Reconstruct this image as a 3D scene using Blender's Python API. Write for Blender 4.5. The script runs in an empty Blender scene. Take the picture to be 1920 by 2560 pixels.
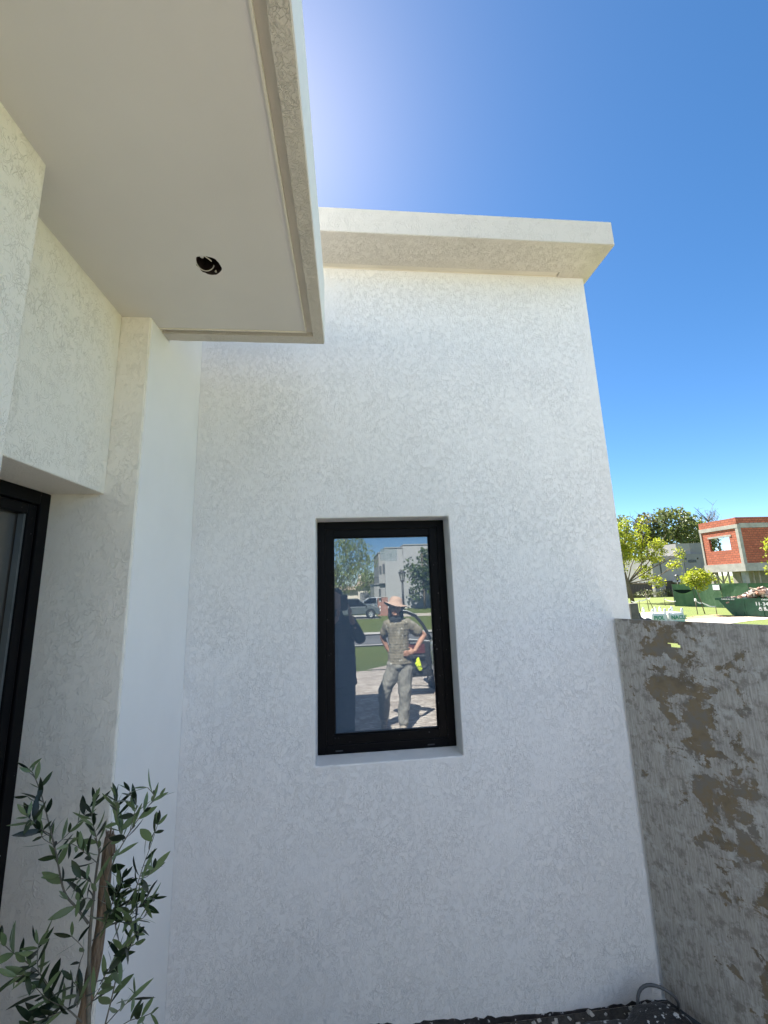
import bpy, bmesh, math, random
from mathutils import Vector, Matrix, noise
R = math.radians
random.seed(7)
scene = bpy.context.scene
COL = scene.collection

# ------------------------------------------------------------------ camera
H = 1.82
def cam_matrix(p, r, y):
    cy, sy, cp, sp, cr, sr = math.cos(y), math.sin(y), math.cos(p), math.sin(p), math.cos(r), math.sin(r)
    Rz = Matrix(((cy, -sy, 0), (sy, cy, 0), (0, 0, 1)))
    Rx = Matrix(((1, 0, 0), (0, cp, -sp), (0, sp, cp)))
    Ry = Matrix(((cr, 0, sr), (0, 1, 0), (-sr, 0, cr)))
    M = Rz @ Rx @ Ry
    right, fwd, up = M.col[0], M.col[1], M.col[2]
    m = Matrix.Identity(4)
    for i in range(3):
        m[i][0] = right[i]; m[i][1] = up[i]; m[i][2] = -fwd[i]
    return m
cd = bpy.data.cameras.new('camera')
cam = bpy.data.objects.new('camera', cd)
COL.objects.link(cam)
mw = cam_matrix(0.183813, 0.0329819, -0.0927947)
mw.translation = (0, 0, H)
cam.matrix_world = mw
cd.sensor_fit = 'HORIZONTAL'; cd.sensor_width = 36.0
cd.lens = 36.0 * 998.86 / 1920.0
cd.clip_start = 0.02; cd.clip_end = 3000
scene.camera = cam

# ------------------------------------------------------------------ light
SUN = Vector((-0.195, 0.70, 1.0)).normalized()      # towards the sun: behind the house, a little left
elev = math.asin(SUN.z); azim = math.atan2(SUN.x, SUN.y)
world = bpy.data.worlds.new('World'); scene.world = world
world.use_nodes = True
wn = world.node_tree.nodes; wl = world.node_tree.links
bg = wn['Background']
sky = wn.new('ShaderNodeTexSky'); sky.sky_type = 'NISHITA'; sky.sun_disc = False
sky.sun_elevation = elev; sky.sun_rotation = azim
sky.air_density = 0.70; sky.dust_density = 0.45; sky.ozone_density = 0.5; sky.altitude = 1250
hs = wn.new('ShaderNodeHueSaturation'); hs.inputs['Hue'].default_value = 0.496; hs.inputs['Saturation'].default_value = 1.27
wl.new(sky.outputs[0], hs.inputs['Color'])
# bright clouds added out of view behind the camera, as fill for the lower wall
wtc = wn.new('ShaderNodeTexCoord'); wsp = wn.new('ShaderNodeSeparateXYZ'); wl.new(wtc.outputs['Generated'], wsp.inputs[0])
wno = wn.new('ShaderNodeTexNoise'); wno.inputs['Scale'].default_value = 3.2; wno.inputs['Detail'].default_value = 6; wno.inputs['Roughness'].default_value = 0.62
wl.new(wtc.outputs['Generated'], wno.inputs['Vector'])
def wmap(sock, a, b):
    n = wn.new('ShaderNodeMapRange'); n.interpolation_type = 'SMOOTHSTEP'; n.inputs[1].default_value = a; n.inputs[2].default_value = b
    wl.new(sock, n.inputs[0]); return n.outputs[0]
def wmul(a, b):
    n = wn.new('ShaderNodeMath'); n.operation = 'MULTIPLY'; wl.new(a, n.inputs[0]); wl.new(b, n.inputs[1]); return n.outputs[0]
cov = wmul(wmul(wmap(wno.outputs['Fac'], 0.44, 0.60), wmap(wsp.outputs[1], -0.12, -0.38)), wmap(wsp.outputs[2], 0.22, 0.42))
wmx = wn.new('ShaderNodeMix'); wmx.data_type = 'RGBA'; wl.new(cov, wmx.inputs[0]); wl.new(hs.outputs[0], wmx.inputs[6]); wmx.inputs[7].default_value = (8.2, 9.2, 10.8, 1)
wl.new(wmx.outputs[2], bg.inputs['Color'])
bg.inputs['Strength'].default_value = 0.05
sd = bpy.data.lights.new('sun', 'SUN'); sd.energy = 5.0; sd.angle = R(0.5); sd.color = (1.0, 0.95, 0.86)
sun = bpy.data.objects.new('sun', sd); COL.objects.link(sun)
sun.rotation_euler = (-SUN).to_track_quat('-Z', 'Y').to_euler()
sun.location = (-10, 40, 60)
scene.view_settings.view_transform = 'Standard'; scene.view_settings.look = 'None'
scene.view_settings.exposure = 2.40; scene.view_settings.gamma = 1.0
scene.cycles.max_bounces = 10; scene.cycles.diffuse_bounces = 6; scene.cycles.glossy_bounces = 5
scene.cycles.transparent_max_bounces = 12; scene.cycles.use_denoising = True

# ------------------------------------------------------------------ material helpers
class MT:
    """small wrapper to write a node tree"""
    def __init__(s, name):
        s.m = bpy.data.materials.new(name); s.m.use_nodes = True
        s.t = s.m.node_tree; s.n = s.t.nodes
        s.b = s.n['Principled BSDF']; s.out = s.n['Material Output']
        s.geo = s.n.new('ShaderNodeNewGeometry')
        s.pos = s.geo.outputs['Position']
    def link(s, a, b): s.t.links.new(a, b)
    def set(s, sock, v):
        if isinstance(v, bpy.types.NodeSocket): s.link(v, sock)
        elif isinstance(v, (tuple, list)) and len(v) == 3 and len(sock.default_value) == 4: sock.default_value = (*v, 1)
        else: sock.default_value = v
    def noise(s, scale, detail=2, rough=0.5, vec=None, dist=0.0):
        n = s.n.new('ShaderNodeTexNoise'); n.inputs['Scale'].default_value = scale
        n.inputs['Detail'].default_value = detail; n.inputs['Roughness'].default_value = rough
        n.inputs['Distortion'].default_value = dist
        s.link(vec if vec is not None else s.pos, n.inputs['Vector']); return n.outputs['Fac']
    def mapv(s, scale=(1, 1, 1), loc=(0, 0, 0), vec=None, rot=(0, 0, 0)):
        n = s.n.new('ShaderNodeMapping'); n.inputs['Scale'].default_value = scale
        n.inputs['Location'].default_value = loc; n.inputs['Rotation'].default_value = rot
        s.link(vec if vec is not None else s.pos, n.inputs['Vector']); return n.outputs[0]
    def ramp(s, fac, stops):
        n = s.n.new('ShaderNodeValToRGB'); e = n.color_ramp.elements
        while len(e) < len(stops): e.new(0.5)
        for el, (p, c) in zip(e, stops):
            el.position = p; el.color = (*c, 1) if isinstance(c, (tuple, list)) else (c, c, c, 1)
        s.link(fac, n.inputs[0]); return n.outputs[0]
    def mix(s, fac, a, b, blend='MIX'):
        n = s.n.new('ShaderNodeMix'); n.data_type = 'RGBA'; n.blend_type = blend
        s.set(n.inputs[0], fac); s.set(n.inputs[6], a); s.set(n.inputs[7], b); return n.outputs[2]
    def math(s, op, a, b=0.0, c=None):
        n = s.n.new('ShaderNodeMath'); n.operation = op
        s.set(n.inputs[0], a); s.set(n.inputs[1], b)
        if c is not None: s.set(n.inputs[2], c)
        return n.outputs[0]
    def bump(s, h, strength=1.0, dist=0.01, normal=None):
        n = s.n.new('ShaderNodeBump'); n.inputs['Strength'].default_value = strength
        n.inputs['Distance'].default_value = dist; s.link(h, n.inputs['Height'])
        if normal is not None: s.link(normal, n.inputs['Normal'])
        return n.outputs[0]
    def fin(s, color=None, rough=0.6, normal=None, **kw):
        if color is not None: s.set(s.b.inputs['Base Color'], color)
        s.set(s.b.inputs['Roughness'], rough)
        if normal is not None: s.link(normal, s.b.inputs['Normal'])
        for k, v in kw.items(): s.set(s.b.inputs[k.replace('_', ' ')], v)
        return s.m

def simple(name, c, rough=0.6, var=0.12, vscale=8.0, bump=0.0, bscale=60.0, **kw):
    t = MT(name)
    f = t.noise(vscale, 4, 0.6)
    col = t.ramp(f, [(0.3, tuple(x * (1 - var) for x in c)), (0.7, tuple(min(1, x * (1 + var)) for x in c))])
    nrm = t.bump(t.noise(bscale, 3, 0.6), 0.6, bump) if bump else None
    return t.fin(col, rough, nrm, **kw)

def plaster(name, c, depth=0.0024, fine=0.0005, seed=0.0, dens=0.5, k=1.0):
    """trowelled plaster: broken worm-like strokes over a fine grain"""
    t = MT(name)
    h = None
    for _, (sc, off) in enumerate(((40.0 * k, 0.0), (62.0 * k, 31.0), (27.0 * k, 77.0))):
        v = t.mapv((1, 1, 0.62), (seed + off, off * 0.7, seed))
        n = t.noise(sc, 1.5, 0.5, v, 0.9)
        d = t.math('ABSOLUTE', t.math('SUBTRACT', n, 0.5))
        line = t.ramp(d, [(0.0, 1.0), (0.030, 0.0)])
        msk = t.ramp(t.noise(sc * 0.42, 2, 0.5, t.mapv((1, 1, 1), (off + 5, seed, off))), [(dens - 0.06, 0.0), (dens + 0.08, 1.0)])
        l = t.math('MULTIPLY', line, msk)
        h = l if h is None else t.math('MAXIMUM', h, l)
    big = t.noise(4.5, 3, 0.5, t.mapv((1, 1, 1), (seed, 3, 9)))
    h = t.math('MULTIPLY', h, t.ramp(big, [(0.30, 0.55), (0.55, 1.0)]))
    n1 = t.bump(t.noise(210, 3, 0.65), 0.7, fine)
    n2 = t.bump(h, 1.0, depth, n1)
    dirt = t.ramp(t.noise(1.3, 4, 0.6), [(0.35, tuple(x * 0.985 for x in c)), (0.65, c)])
    spots = t.ramp(t.noise(95, 2, 0.6, t.mapv((1, 1, 1), (2, seed, 1))), [(0.715, 0.0), (0.75, 0.35)])
    col = t.mix(spots, dirt, tuple(x * 0.55 for x in c))
    return t.fin(col, 0.85, n2)

def leafmat(name, cols, trans=0.45, under=None, gloss=0.45):
    t = MT(name)
    r = t.geo.outputs['Random Per Island']
    k = len(cols)
    col = t.ramp(r, [((i + 0.5) / k, c) for i, c in enumerate(cols)])
    if under is not None: col = t.mix(t.geo.outputs['Backfacing'], col, under)
    t.fin(col, gloss)
    tr = t.n.new('ShaderNodeBsdfTranslucent'); t.link(col, tr.inputs[0])
    mx = t.n.new('ShaderNodeMixShader'); mx.inputs[0].default_value = trans
    t.link(t.b.outputs[0], mx.inputs[1]); t.link(tr.outputs[0], mx.inputs[2]); t.link(mx.outputs[0], t.out.inputs[0])
    return t.m

# ------------------------------------------------------------------ mesh helpers
def link_mesh(name, bm, mat, parent=None, smooth=False, bevel=0.0):
    me = bpy.data.meshes.new(name); bm.to_mesh(me); bm.free()
    return link_me(name, me, mat, parent, smooth, bevel)
def link_me(name, me, mat, parent=None, smooth=False, bevel=0.0):
    for m in (mat if isinstance(mat, (list, tuple)) else [mat]):
        me.materials.append(m)
    if smooth:
        for p in me.polygons: p.use_smooth = True
    o = bpy.data.objects.new(name, me); COL.objects.link(o)
    if parent is not None: o.parent = parent; o.matrix_parent_inverse = parent.matrix_world.inverted()
    if bevel:
        b = o.modifiers.new('bevel', 'BEVEL'); b.width = bevel; b.segments = 2; b.limit_method = 'ANGLE'; b.angle_limit = R(40)
    return o
def tag(o, label=None, cat=None, group=None, kind=None):
    if label: o['label'] = label
    if cat: o['category'] = cat
    if group: o['group'] = group
    if kind: o['kind'] = kind
    return o
def empty(name, loc, label, cat, group=None):
    o = bpy.data.objects.new(name, None); COL.objects.link(o); o.location = loc; o.empty_display_size = 0.1
    o.matrix_world = Matrix.Translation(loc)
    return tag(o, label, cat, group)
def box(bm, a, b, mi=0):
    x0, y0, z0 = a; x1, y1, z1 = b
    v = [bm.verts.new(p) for p in ((x0, y0, z0), (x1, y0, z0), (x1, y1, z0), (x0, y1, z0), (x0, y0, z1), (x1, y0, z1), (x1, y1, z1), (x0, y1, z1))]
    for f in ((0, 3, 2, 1), (4, 5, 6, 7), (0, 1, 5, 4), (1, 2, 6, 5), (2, 3, 7, 6), (3, 0, 4, 7)):
        bm.faces.new([v[i] for i in f]).material_index = mi
def obox(bm, M, a, b):
    n0 = len(bm.verts); box(bm, a, b); bm.verts.ensure_lookup_table()
    for v in bm.verts[n0:]: v.co = M @ v.co
def boxes(name, lst, mat, parent=None, bevel=0.0):
    bm = bmesh.new()
    for a, b in lst: box(bm, a, b)
    return link_mesh(name, bm, mat, parent, bevel=bevel)
def tube(bm, pts, rads, n=8, caps=True, mi=0):
    pts = [Vector(p) for p in pts]; rings = []
    if isinstance(rads, (int, float)): rads = [rads] * len(pts)
    up = None
    for i, p in enumerate(pts):
        d = (pts[min(i + 1, len(pts) - 1)] - pts[max(i - 1, 0)])
        d = d.normalized() if d.length > 1e-9 else Vector((0, 0, 1))
        if up is None:
            up = d.orthogonal().normalized()
        else:
            up = (up - d * up.dot(d)); up = up.normalized() if up.length > 1e-6 else d.orthogonal().normalized()
        s = d.cross(up)
        rings.append([bm.verts.new(p + (up * math.cos(t) + s * math.sin(t)) * rads[i]) for t in [2 * math.pi * k / n for k in range(n)]])
    for a, b in zip(rings, rings[1:]):
        for k in range(n):
            f = bm.faces.new((a[k], a[(k + 1) % n], b[(k + 1) % n], b[k])); f.smooth = True; f.material_index = mi
    if caps:
        bm.faces.new(list(reversed(rings[0]))).material_index = mi; bm.faces.new(rings[-1]).material_index = mi
def lathe(bm, prof, c=(0, 0, 0), n=20, mi=0, M=None, sx=1.0):
    rings = []
    for r, z in prof:
        ring = []
        for k in range(n):
            t = 2 * math.pi * k / n
            p = Vector((r * math.cos(t) * sx, r * math.sin(t), z))
            p = (M @ p) if M is not None else p + Vector(c)
            ring.append(bm.verts.new(p))
        rings.append(ring)
    for a, b in zip(rings, rings[1:]):
        for k in range(n):
            f = bm.faces.new((a[k], a[(k + 1) % n], b[(k + 1) % n], b[k])); f.material_index = mi; f.smooth = True
    return rings
def ball(bm, c, r, u=14, v=10, rot=None):
    M = Matrix.Translation(Vector(c)) @ (rot.to_4x4() if rot is not None else Matrix.Identity(4)) @ Matrix.Diagonal((*((r, r, r) if isinstance(r, (int, float)) else r), 1))
    bmesh.ops.create_uvsphere(bm, u_segments=u, v_segments=v, radius=1.0, matrix=M)
def caps(bm, a, b, ra, rb):
    a, b = Vector(a), Vector(b)
    ball(bm, a, ra); ball(bm, b, rb)
    tube(bm, [a, b], [ra, rb], 14)
def blob(name, fill, mat, parent, voxel=0.009, sm=6, fold=0.0, fscale=12.0, fstr=(1, 1, 1)):
    """parts from fill(bm) melted into one continuous smooth surface"""
    bm = bmesh.new(); fill(bm)
    me = bpy.data.meshes.new('tmp'); bm.to_mesh(me); bm.free()
    o = bpy.data.objects.new('tmp', me); COL.objects.link(o)
    rm = o.modifiers.new('r', 'REMESH'); rm.mode = 'VOXEL'; rm.voxel_size = voxel
    s = o.modifiers.new('s', 'SMOOTH'); s.iterations = sm; s.factor = 0.5
    dg = bpy.context.evaluated_depsgraph_get(); dg.update()
    me2 = bpy.data.meshes.new_from_object(o.evaluated_get(dg))
    bpy.data.objects.remove(o); bpy.data.meshes.remove(me)
    if fold:
        nn = [v.normal.copy() for v in me2.vertices]
        for v, n in zip(me2.vertices, nn):
            p = Vector((v.co.x * fstr[0], v.co.y * fstr[1], v.co.z * fstr[2])) * fscale
            k = noise.noise(p) + 0.6 * noise.noise(p * 2.1 + Vector((4, 1, 7)))
            v.co += n * (fold * k * 1.3)
    return link_me(name, me2, mat, parent, smooth=True)
def prism(bm, prof, x0, x1, axis='y', mi=0, M=None):
    """extrude a 2D outline; axis y: (x,z) outline along y"""
    def P(p, t):
        q = Vector((p[0], t, p[1])) if axis == 'y' else Vector((t, p[0], p[1]))
        return M @ q if M is not None else q
    a = [bm.verts.new(P(p, x0)) for p in prof]; b = [bm.verts.new(P(p, x1)) for p in prof]
    n = len(prof)
    fs = [bm.faces.new(a), bm.faces.new(list(reversed(b)))]
    for i in range(n): fs.append(bm.faces.new((a[i], b[i], b[(i + 1) % n], a[(i + 1) % n])))
    for f in fs: f.material_index = mi
    return a, b
def fixn(bm): bmesh.ops.recalc_face_normals(bm, faces=bm.faces[:])
def text_mesh(name, s, size, M, mat, parent, depth=0.004, bold=0.0):
    c = bpy.data.curves.new(name, 'FONT'); c.body = s; c.size = size; c.extrude = depth; c.offset = bold; c.resolution_u = 2
    o = bpy.data.objects.new(name, c); COL.objects.link(o)
    dg = bpy.context.evaluated_depsgraph_get(); dg.update()
    me = bpy.data.meshes.new_from_object(o.evaluated_get(dg)); bpy.data.objects.remove(o); bpy.data.curves.remove(c)
    me.transform(M); me.name = name
    return link_me(name, me, mat, parent)
def frame_boxes(x0, x1, z0, z1, w, y0, y1, wb=None):
    wb = wb or w
    return [((x0, y0, z0), (x0 + w, y1, z1)), ((x1 - w, y0, z0), (x1, y1, z1)),
            ((x0 + w, y0, z1 - w), (x1 - w, y1, z1)), ((x0 + w, y0, z0), (x1 - w, y1, z0 + wb))]

# ------------------------------------------------------------------ terrain
def g(x, y):
    d = math.hypot(max(0, x - 1.5), max(0, -y - 0.5)); t = min(1, max(0, (d - 0.5) / 14.5))
    return -t * t * (3 - 2 * t)
def axis_samples(lo, hi):
    s = []
    v = -20.0
    while v <= 22.0: s.append(v); v += 0.5
    far = [25, 30, 36, 44, 55, 70, 90, 120, 160, 220, 300, 420, 600, 900, 1300]
    return sorted([-f for f in far if -f >= lo] + s + [f for f in far if f <= hi])
def grid_sheet(name, xs, ys, off, mat, kind='structure', fx=None, lift=0.0):
    bm = bmesh.new(); rows = []
    for y in ys:
        row = []
        for i, x in enumerate(xs):
            X = fx(i / (len(xs) - 1), y) if fx else x
            row.append(bm.verts.new((X, y, g(X, y) + off)))
        rows.append(row)
    for a, b in zip(rows, rows[1:]):
        for k in range(len(xs) - 1): bm.faces.new((a[k], a[k + 1], b[k + 1], b[k]))
    o = link_mesh(name, bm, mat, smooth=True)
    return tag(o, kind=kind)
def frange(a, b, st):
    n = max(1, int(round((b - a) / st))); return [a + (b - a) * i / n for i in range(n + 1)]

t = MT('grass')
n1 = t.noise(0.35, 4, 0.6); n2 = t.noise(9, 4, 0.7); n3 = t.noise(60, 2, 0.7, t.mapv((1, 1, 0.3)))
c1 = t.ramp(n1, [(0.35, (0.062, 0.098, 0.008)), (0.65, (0.105, 0.125, 0.011))])
c2 = t.mix(t.ramp(n2, [(0.35, 0.0), (0.75, 0.7)]), c1, (0.055, 0.085, 0.012))
c3 = t.mix(t.ramp(n3, [(0.4, 0.0), (0.7, 0.45)]), c2, (0.135, 0.135, 0.018))
m_grass = t.fin(c3, 0.9, t.bump(t.noise(45, 3, 0.7), 1.0, 0.03))
t = MT('pavers')
v = t.mapv((1, 1, 1), rot=(0, 0, R(14)))
br = t.n.new('ShaderNodeTexBrick'); t.link(v, br.inputs['Vector'])
br.inputs['Scale'].default_value = 1.0; br.inputs['Brick Width'].default_value = 0.22; br.inputs['Row Height'].default_value = 0.07
br.inputs['Mortar Size'].default_value = 0.009; br.inputs['Mortar Smooth'].default_value = 0.4; br.offset = 0.5
br.inputs['Color1'].default_value = (0.34, 0.28, 0.235, 1); br.inputs['Color2'].default_value = (0.64, 0.56, 0.48, 1); br.inputs['Mortar'].default_value = (0.15, 0.12, 0.10, 1)
vv = t.mix(0.04, v, t.noise(14, 2, 0.5))
col = t.mix(t.ramp(t.noise(3, 4, 0.65), [(0.35, 0.0), (0.7, 0.5)]), br.outputs['Color'], (0.58, 0.52, 0.45))
col = t.mix(t.ramp(t.noise(7, 5, 0.75), [(0.48, 0.0), (0.56, 0.75)]), col, (0.27, 0.22, 0.18))
m_paver = t.fin(col, 0.85, t.bump(t.math('SUBTRACT', 1.0, br.outputs['Fac']), 0.6, 0.006))
m_asph = simple('asphalt', (0.11, 0.11, 0.112), 0.9, 0.2, 0.8, 0.006, 120)
m_conc = simple('concrete', (0.42, 0.39, 0.35), 0.9, 0.12, 1.5, 0.003, 60)
t = MT('dry_path')
m_path = t.fin(t.ramp(t.noise(0.9, 5, 0.65), [(0.38, (0.30, 0.24, 0.17)), (0.6, (0.46, 0.42, 0.36))]), 0.9, t.bump(t.noise(25, 4, 0.7), 0.8, 0.02))
t = MT('dry_dirt')
m_dirt = t.fin(t.ramp(t.noise(2.2, 5, 0.7), [(0.35, (0.16, 0.13, 0.06)), (0.62, (0.27, 0.19, 0.115))]), 0.95, t.bump(t.noise(20, 4, 0.7), 0.8, 0.03))

grid_sheet('lawn', axis_samples(-1300, 1300), axis_samples(-1300, 1300), -0.04, m_grass)
grid_sheet('driveway', frange(-6, 5.2, 0.4), frange(-6.86, 2.0, 0.3), 0.0, m_paver)
def dl(y):
    pts = [(-6.86, 0.25), (-8.1, 1.04), (-10, 1.9), (-14, 2.3), (-16.2, 2.2)]
    for (ya, xa), (yb, xb) in zip(pts, pts[1:]):
        if yb <= y <= ya: return xa + (xb - xa) * (ya - y) / (ya - yb)
    return 2.2
tag(grid_sheet('driveway_apron', frange(0, 1, 0.1), frange(-16.2, -6.86, 0.3), 0.0, m_paver, fx=lambda s, y: dl(y) + (5.2 - dl(y)) * s), kind='structure')
far_x = [-160, -80, -40, -20, -10, -5, 0, 2.5, 5, 10, 20, 40, 80, 160]
grid_sheet('road', far_x, frange(-20.3, -16.2, 0.4), -0.02, m_asph)
grid_sheet('kerb_strip', far_x, frange(-21.4, -20.3, 0.5), 0.05, m_conc)
grid_sheet('kerb', far_x, [-16.2, -16.0], 0.03, m_conc)
grid_sheet('pavement', [-160, -40, -10, -5, 0, 1, 2, 2.7], frange(-38.0, -33.0, 1), -0.015, m_conc)
grid_sheet('footpath', [4.6, 8, 12, 20, 40, 80, 160], frange(-37.6, -33.8, 1), -0.015, m_path)
def strip(name, A, B, off, mat, n=24, wob=0.12):
    """sheet between the two polylines A and B"""
    def at(P, s):
        L = [0]
        for a, b in zip(P, P[1:]): L.append(L[-1] + math.dist(a, b))
        d = s * L[-1]
        for i in range(len(P) - 1):
            if d <= L[i + 1] + 1e-9:
                k = (d - L[i]) / (L[i + 1] - L[i]); return (P[i][0] + (P[i + 1][0] - P[i][0]) * k, P[i][1] + (P[i + 1][1] - P[i][1]) * k)
    bm = bmesh.new(); rows = []
    for i in range(n + 1):
        a, b = at(A, i / n), at(B, i / n); row = []
        for k in range(7):
            x, y = a[0] + (b[0] - a[0]) * k / 6, a[1] + (b[1] - a[1]) * k / 6
            if k in (0, 6): x += random.uniform(-wob, wob); y += random.uniform(-wob, wob)
            row.append(bm.verts.new((x, y, g(x, y) + off)))
        rows.append(row)
    for a, b in zip(rows, rows[1:]):
        for k in range(6): bm.faces.new((a[k], a[k + 1], b[k + 1], b[k]))
    return tag(link_mesh(name, bm, mat), kind='structure')
strip('path', [(10, 19.0), (16, 21.3), (22.84, 22.9), (27.6, 24.4), (36, 24.5)], [(10, 23.5), (16, 25.0), (21.8, 25.4), (24.4, 25.9), (27.6, 26.0), (36, 26.2)], -0.02, m_path, 40)
strip('bare_earth', [(21.5, 25.3), (24.4, 25.7), (27.4, 25.6)], [(21.8, 26.6), (24.6, 27.5), (26.9, 28.3)], -0.028, m_dirt, 30, 0.3)

# ------------------------------------------------------------------ the white house
m_wall = plaster('wall_plaster', (0.83, 0.815, 0.795), 0.0012, dens=0.46, k=1.8)
m_wall2 = plaster('side_plaster', (0.89, 0.845, 0.755), 0.0013, seed=11.0, dens=0.50, k=1.4)
m_rough = plaster('rough_plaster', (0.64, 0.595, 0.52), 0.0018, 0.0012, 23.0, 0.42, 1.3)
m_smooth = simple('smooth_plaster', (0.87, 0.855, 0.82), 0.8, 0.025, 3.0, 0.0014, 150)
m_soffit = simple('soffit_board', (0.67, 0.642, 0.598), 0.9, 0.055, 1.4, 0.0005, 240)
m_trim = simple('groove_trim', (0.70, 0.655, 0.56), 0.85, 0.05, 6, 0.0006, 200)
t = MT('black_frame')
fl = t.ramp(t.noise(120, 2, 0.5, t.mapv((1, 1, 1), (3, 0, 1))), [(0.73, 0.0), (0.76, 0.9)])
low = t.ramp(t.n.new('ShaderNodeSeparateXYZ').outputs[2] if False else t.noise(4, 2, 0.5), [(0.45, 0.0), (0.6, 1.0)])
m_black = t.fin(t.mix(t.math('MULTIPLY', fl, low), (0.004, 0.004, 0.005), (0.4, 0.4, 0.4)), 0.42, None, Specular_IOR_Level=0.10)
m_dark = simple('gasket', (0.006, 0.006, 0.006), 0.7)
m_room = simple('room_wall', (0.30, 0.28, 0.25), 0.9)

house = empty('house', (0, 2, 0), 'white plastered house with flat roof, overhanging soffit and dark framed window', 'house')
YB, XA, XC, XD, ZC = 1.477, -0.757, -0.865, -1.042, 2.886
WX0, WX1, WZ0, WZ1 = -0.161, 0.52, 1.032, 2.166
def grid_wall(bm, us, vs, hole, d0, d1, P):
    """slab with rectangular opening: P(u, v, d) -> point"""
    def quad(*q): bm.faces.new([bm.verts.new(P(*c)) for c in q])
    for i in range(len(us) - 1):
        for j in range(len(vs) - 1):
            if (i, j) == hole: continue
            u0, u1, v0, v1 = us[i], us[i + 1], vs[j], vs[j + 1]
            quad((u0, v0, d0), (u1, v0, d0), (u1, v1, d0), (u0, v1, d0))
            quad((u1, v0, d1), (u0, v0, d1), (u0, v1, d1), (u1, v1, d1))
    U0, U1, V0, V1 = us[0], us[-1], vs[0], vs[-1]
    for (a, b) in (((U0, V0), (U1, V0)), ((U1, V0), (U1, V1)), ((U1, V1), (U0, V1)), ((U0, V1), (U0, V0))):
        quad((*a, d0), (*a, d1), (*b, d1), (*b, d0))
    i, j = hole; u0, u1, v0, v1 = us[i], us[i + 1], vs[j], vs[j + 1]
    for (a, b) in (((u0, v0), (u1, v0)), ((u1, v0), (u1, v1)), ((u1, v1), (u0, v1)), ((u0, v1), (u0, v0))):
        quad((*a, d0), (*b, d0), (*b, d1), (*a, d1))
    bmesh.ops.remove_doubles(bm, verts=bm.verts[:], dist=1e-5); fixn(bm)
bm = bmesh.new()
grid_wall(bm, [-0.90, WX0, WX1, 1.44], [-0.6, WZ0, WZ1, 3.638], (1, 1), 2.0, 2.2, lambda u, v, d: (u, d, v))
link_mesh('front_wall', bm, m_wall, house, bevel=0.006)
boxes('side_wall', [((1.24, 2.2, -1.2), (1.44, 9, 3.638))], m_wall, house)
boxes('rear_wall', [((-6, 9, -1.2), (1.44, 9.2, 3.638)), ((-6, -0.25, -1), (-5.8, 9, 3.638)), ((-5.8, 2.3, 2.95), (-0.9, 2.5, 3.638))], m_wall, house)
boxes('floor', [((-5.8, -0.04, -0.4), (-1.1, 2.2, 0.005)), ((-5.8, 2.2, -0.4), (1.2, 9, 0.005))], m_room, house)
boxes('inner_wall', [((-4.2, -0.04, 0.006), (-4.1, 8.9, 2.9)), ((-0.9, 5.0, 0.006), (1.2, 5.1, 3.6))], m_room, house)
# roof edge: 0.24 m overhang with a groove along the wall
boxes('cornice', [((-6, 1.758, 3.61), (1.476, 1.962, 3.756)), ((-6, 1.962, 3.622), (1.476, 9.3, 3.756)),
                  ((1.275, 1.962, 3.61), (1.476, 2.0, 3.622)), ((1.44, 2.0, 3.61), (1.476, 9.3, 3.622))], m_rough, house)
boxes('cornice_face', [((-6.0, 1.755, 3.613), (1.473, 1.758, 3.754))], plaster('cornice_plaster', (0.60, 0.565, 0.50), 0.0012, seed=41.0), house)
boxes('cornice_groove', [((-6, 1.9965, 3.6112), (1.272, 1.9995, 3.6215)), ((-6, 1.9635, 3.6185), (1.272, 1.996, 3.6217))], m_trim, house)
# left wing
boxes('smooth_pillar', [((-1.30, YB, -0.5), (XA, 1.9995, 2.95)), ((-1.30, 1.9995, -0.5), (-0.9, 2.25, 2.95))], m_wall2, house, bevel=0.005)
boxes('upper_pillar', [((-1.30, 1.634, 2.951), (XA, 1.9995, 3.62))], m_wall2, house)
boxes('pillar_face', [((XA, YB + 0.006, -0.5), (XA + 0.003, 1.9985, 2.884)), ((XA, 1.635, 2.884), (XA + 0.003, 1.9985, 3.61))], m_smooth, house)
boxes('lintel', [((XD - 0.15, 0.9, 2.177), (XC, YB - 0.0005, 2.95))], m_wall2, house, bevel=0.004)
boxes('entrance_pillar', [((-1.30, -0.25, -1), (-0.742, 0.9, 2.95))], m_wall2, house, bevel=0.005)
boxes('wing_wall', [((-5.8, -0.25, -1), (-1.301, -0.05, 2.95))], m_wall2, house)
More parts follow.
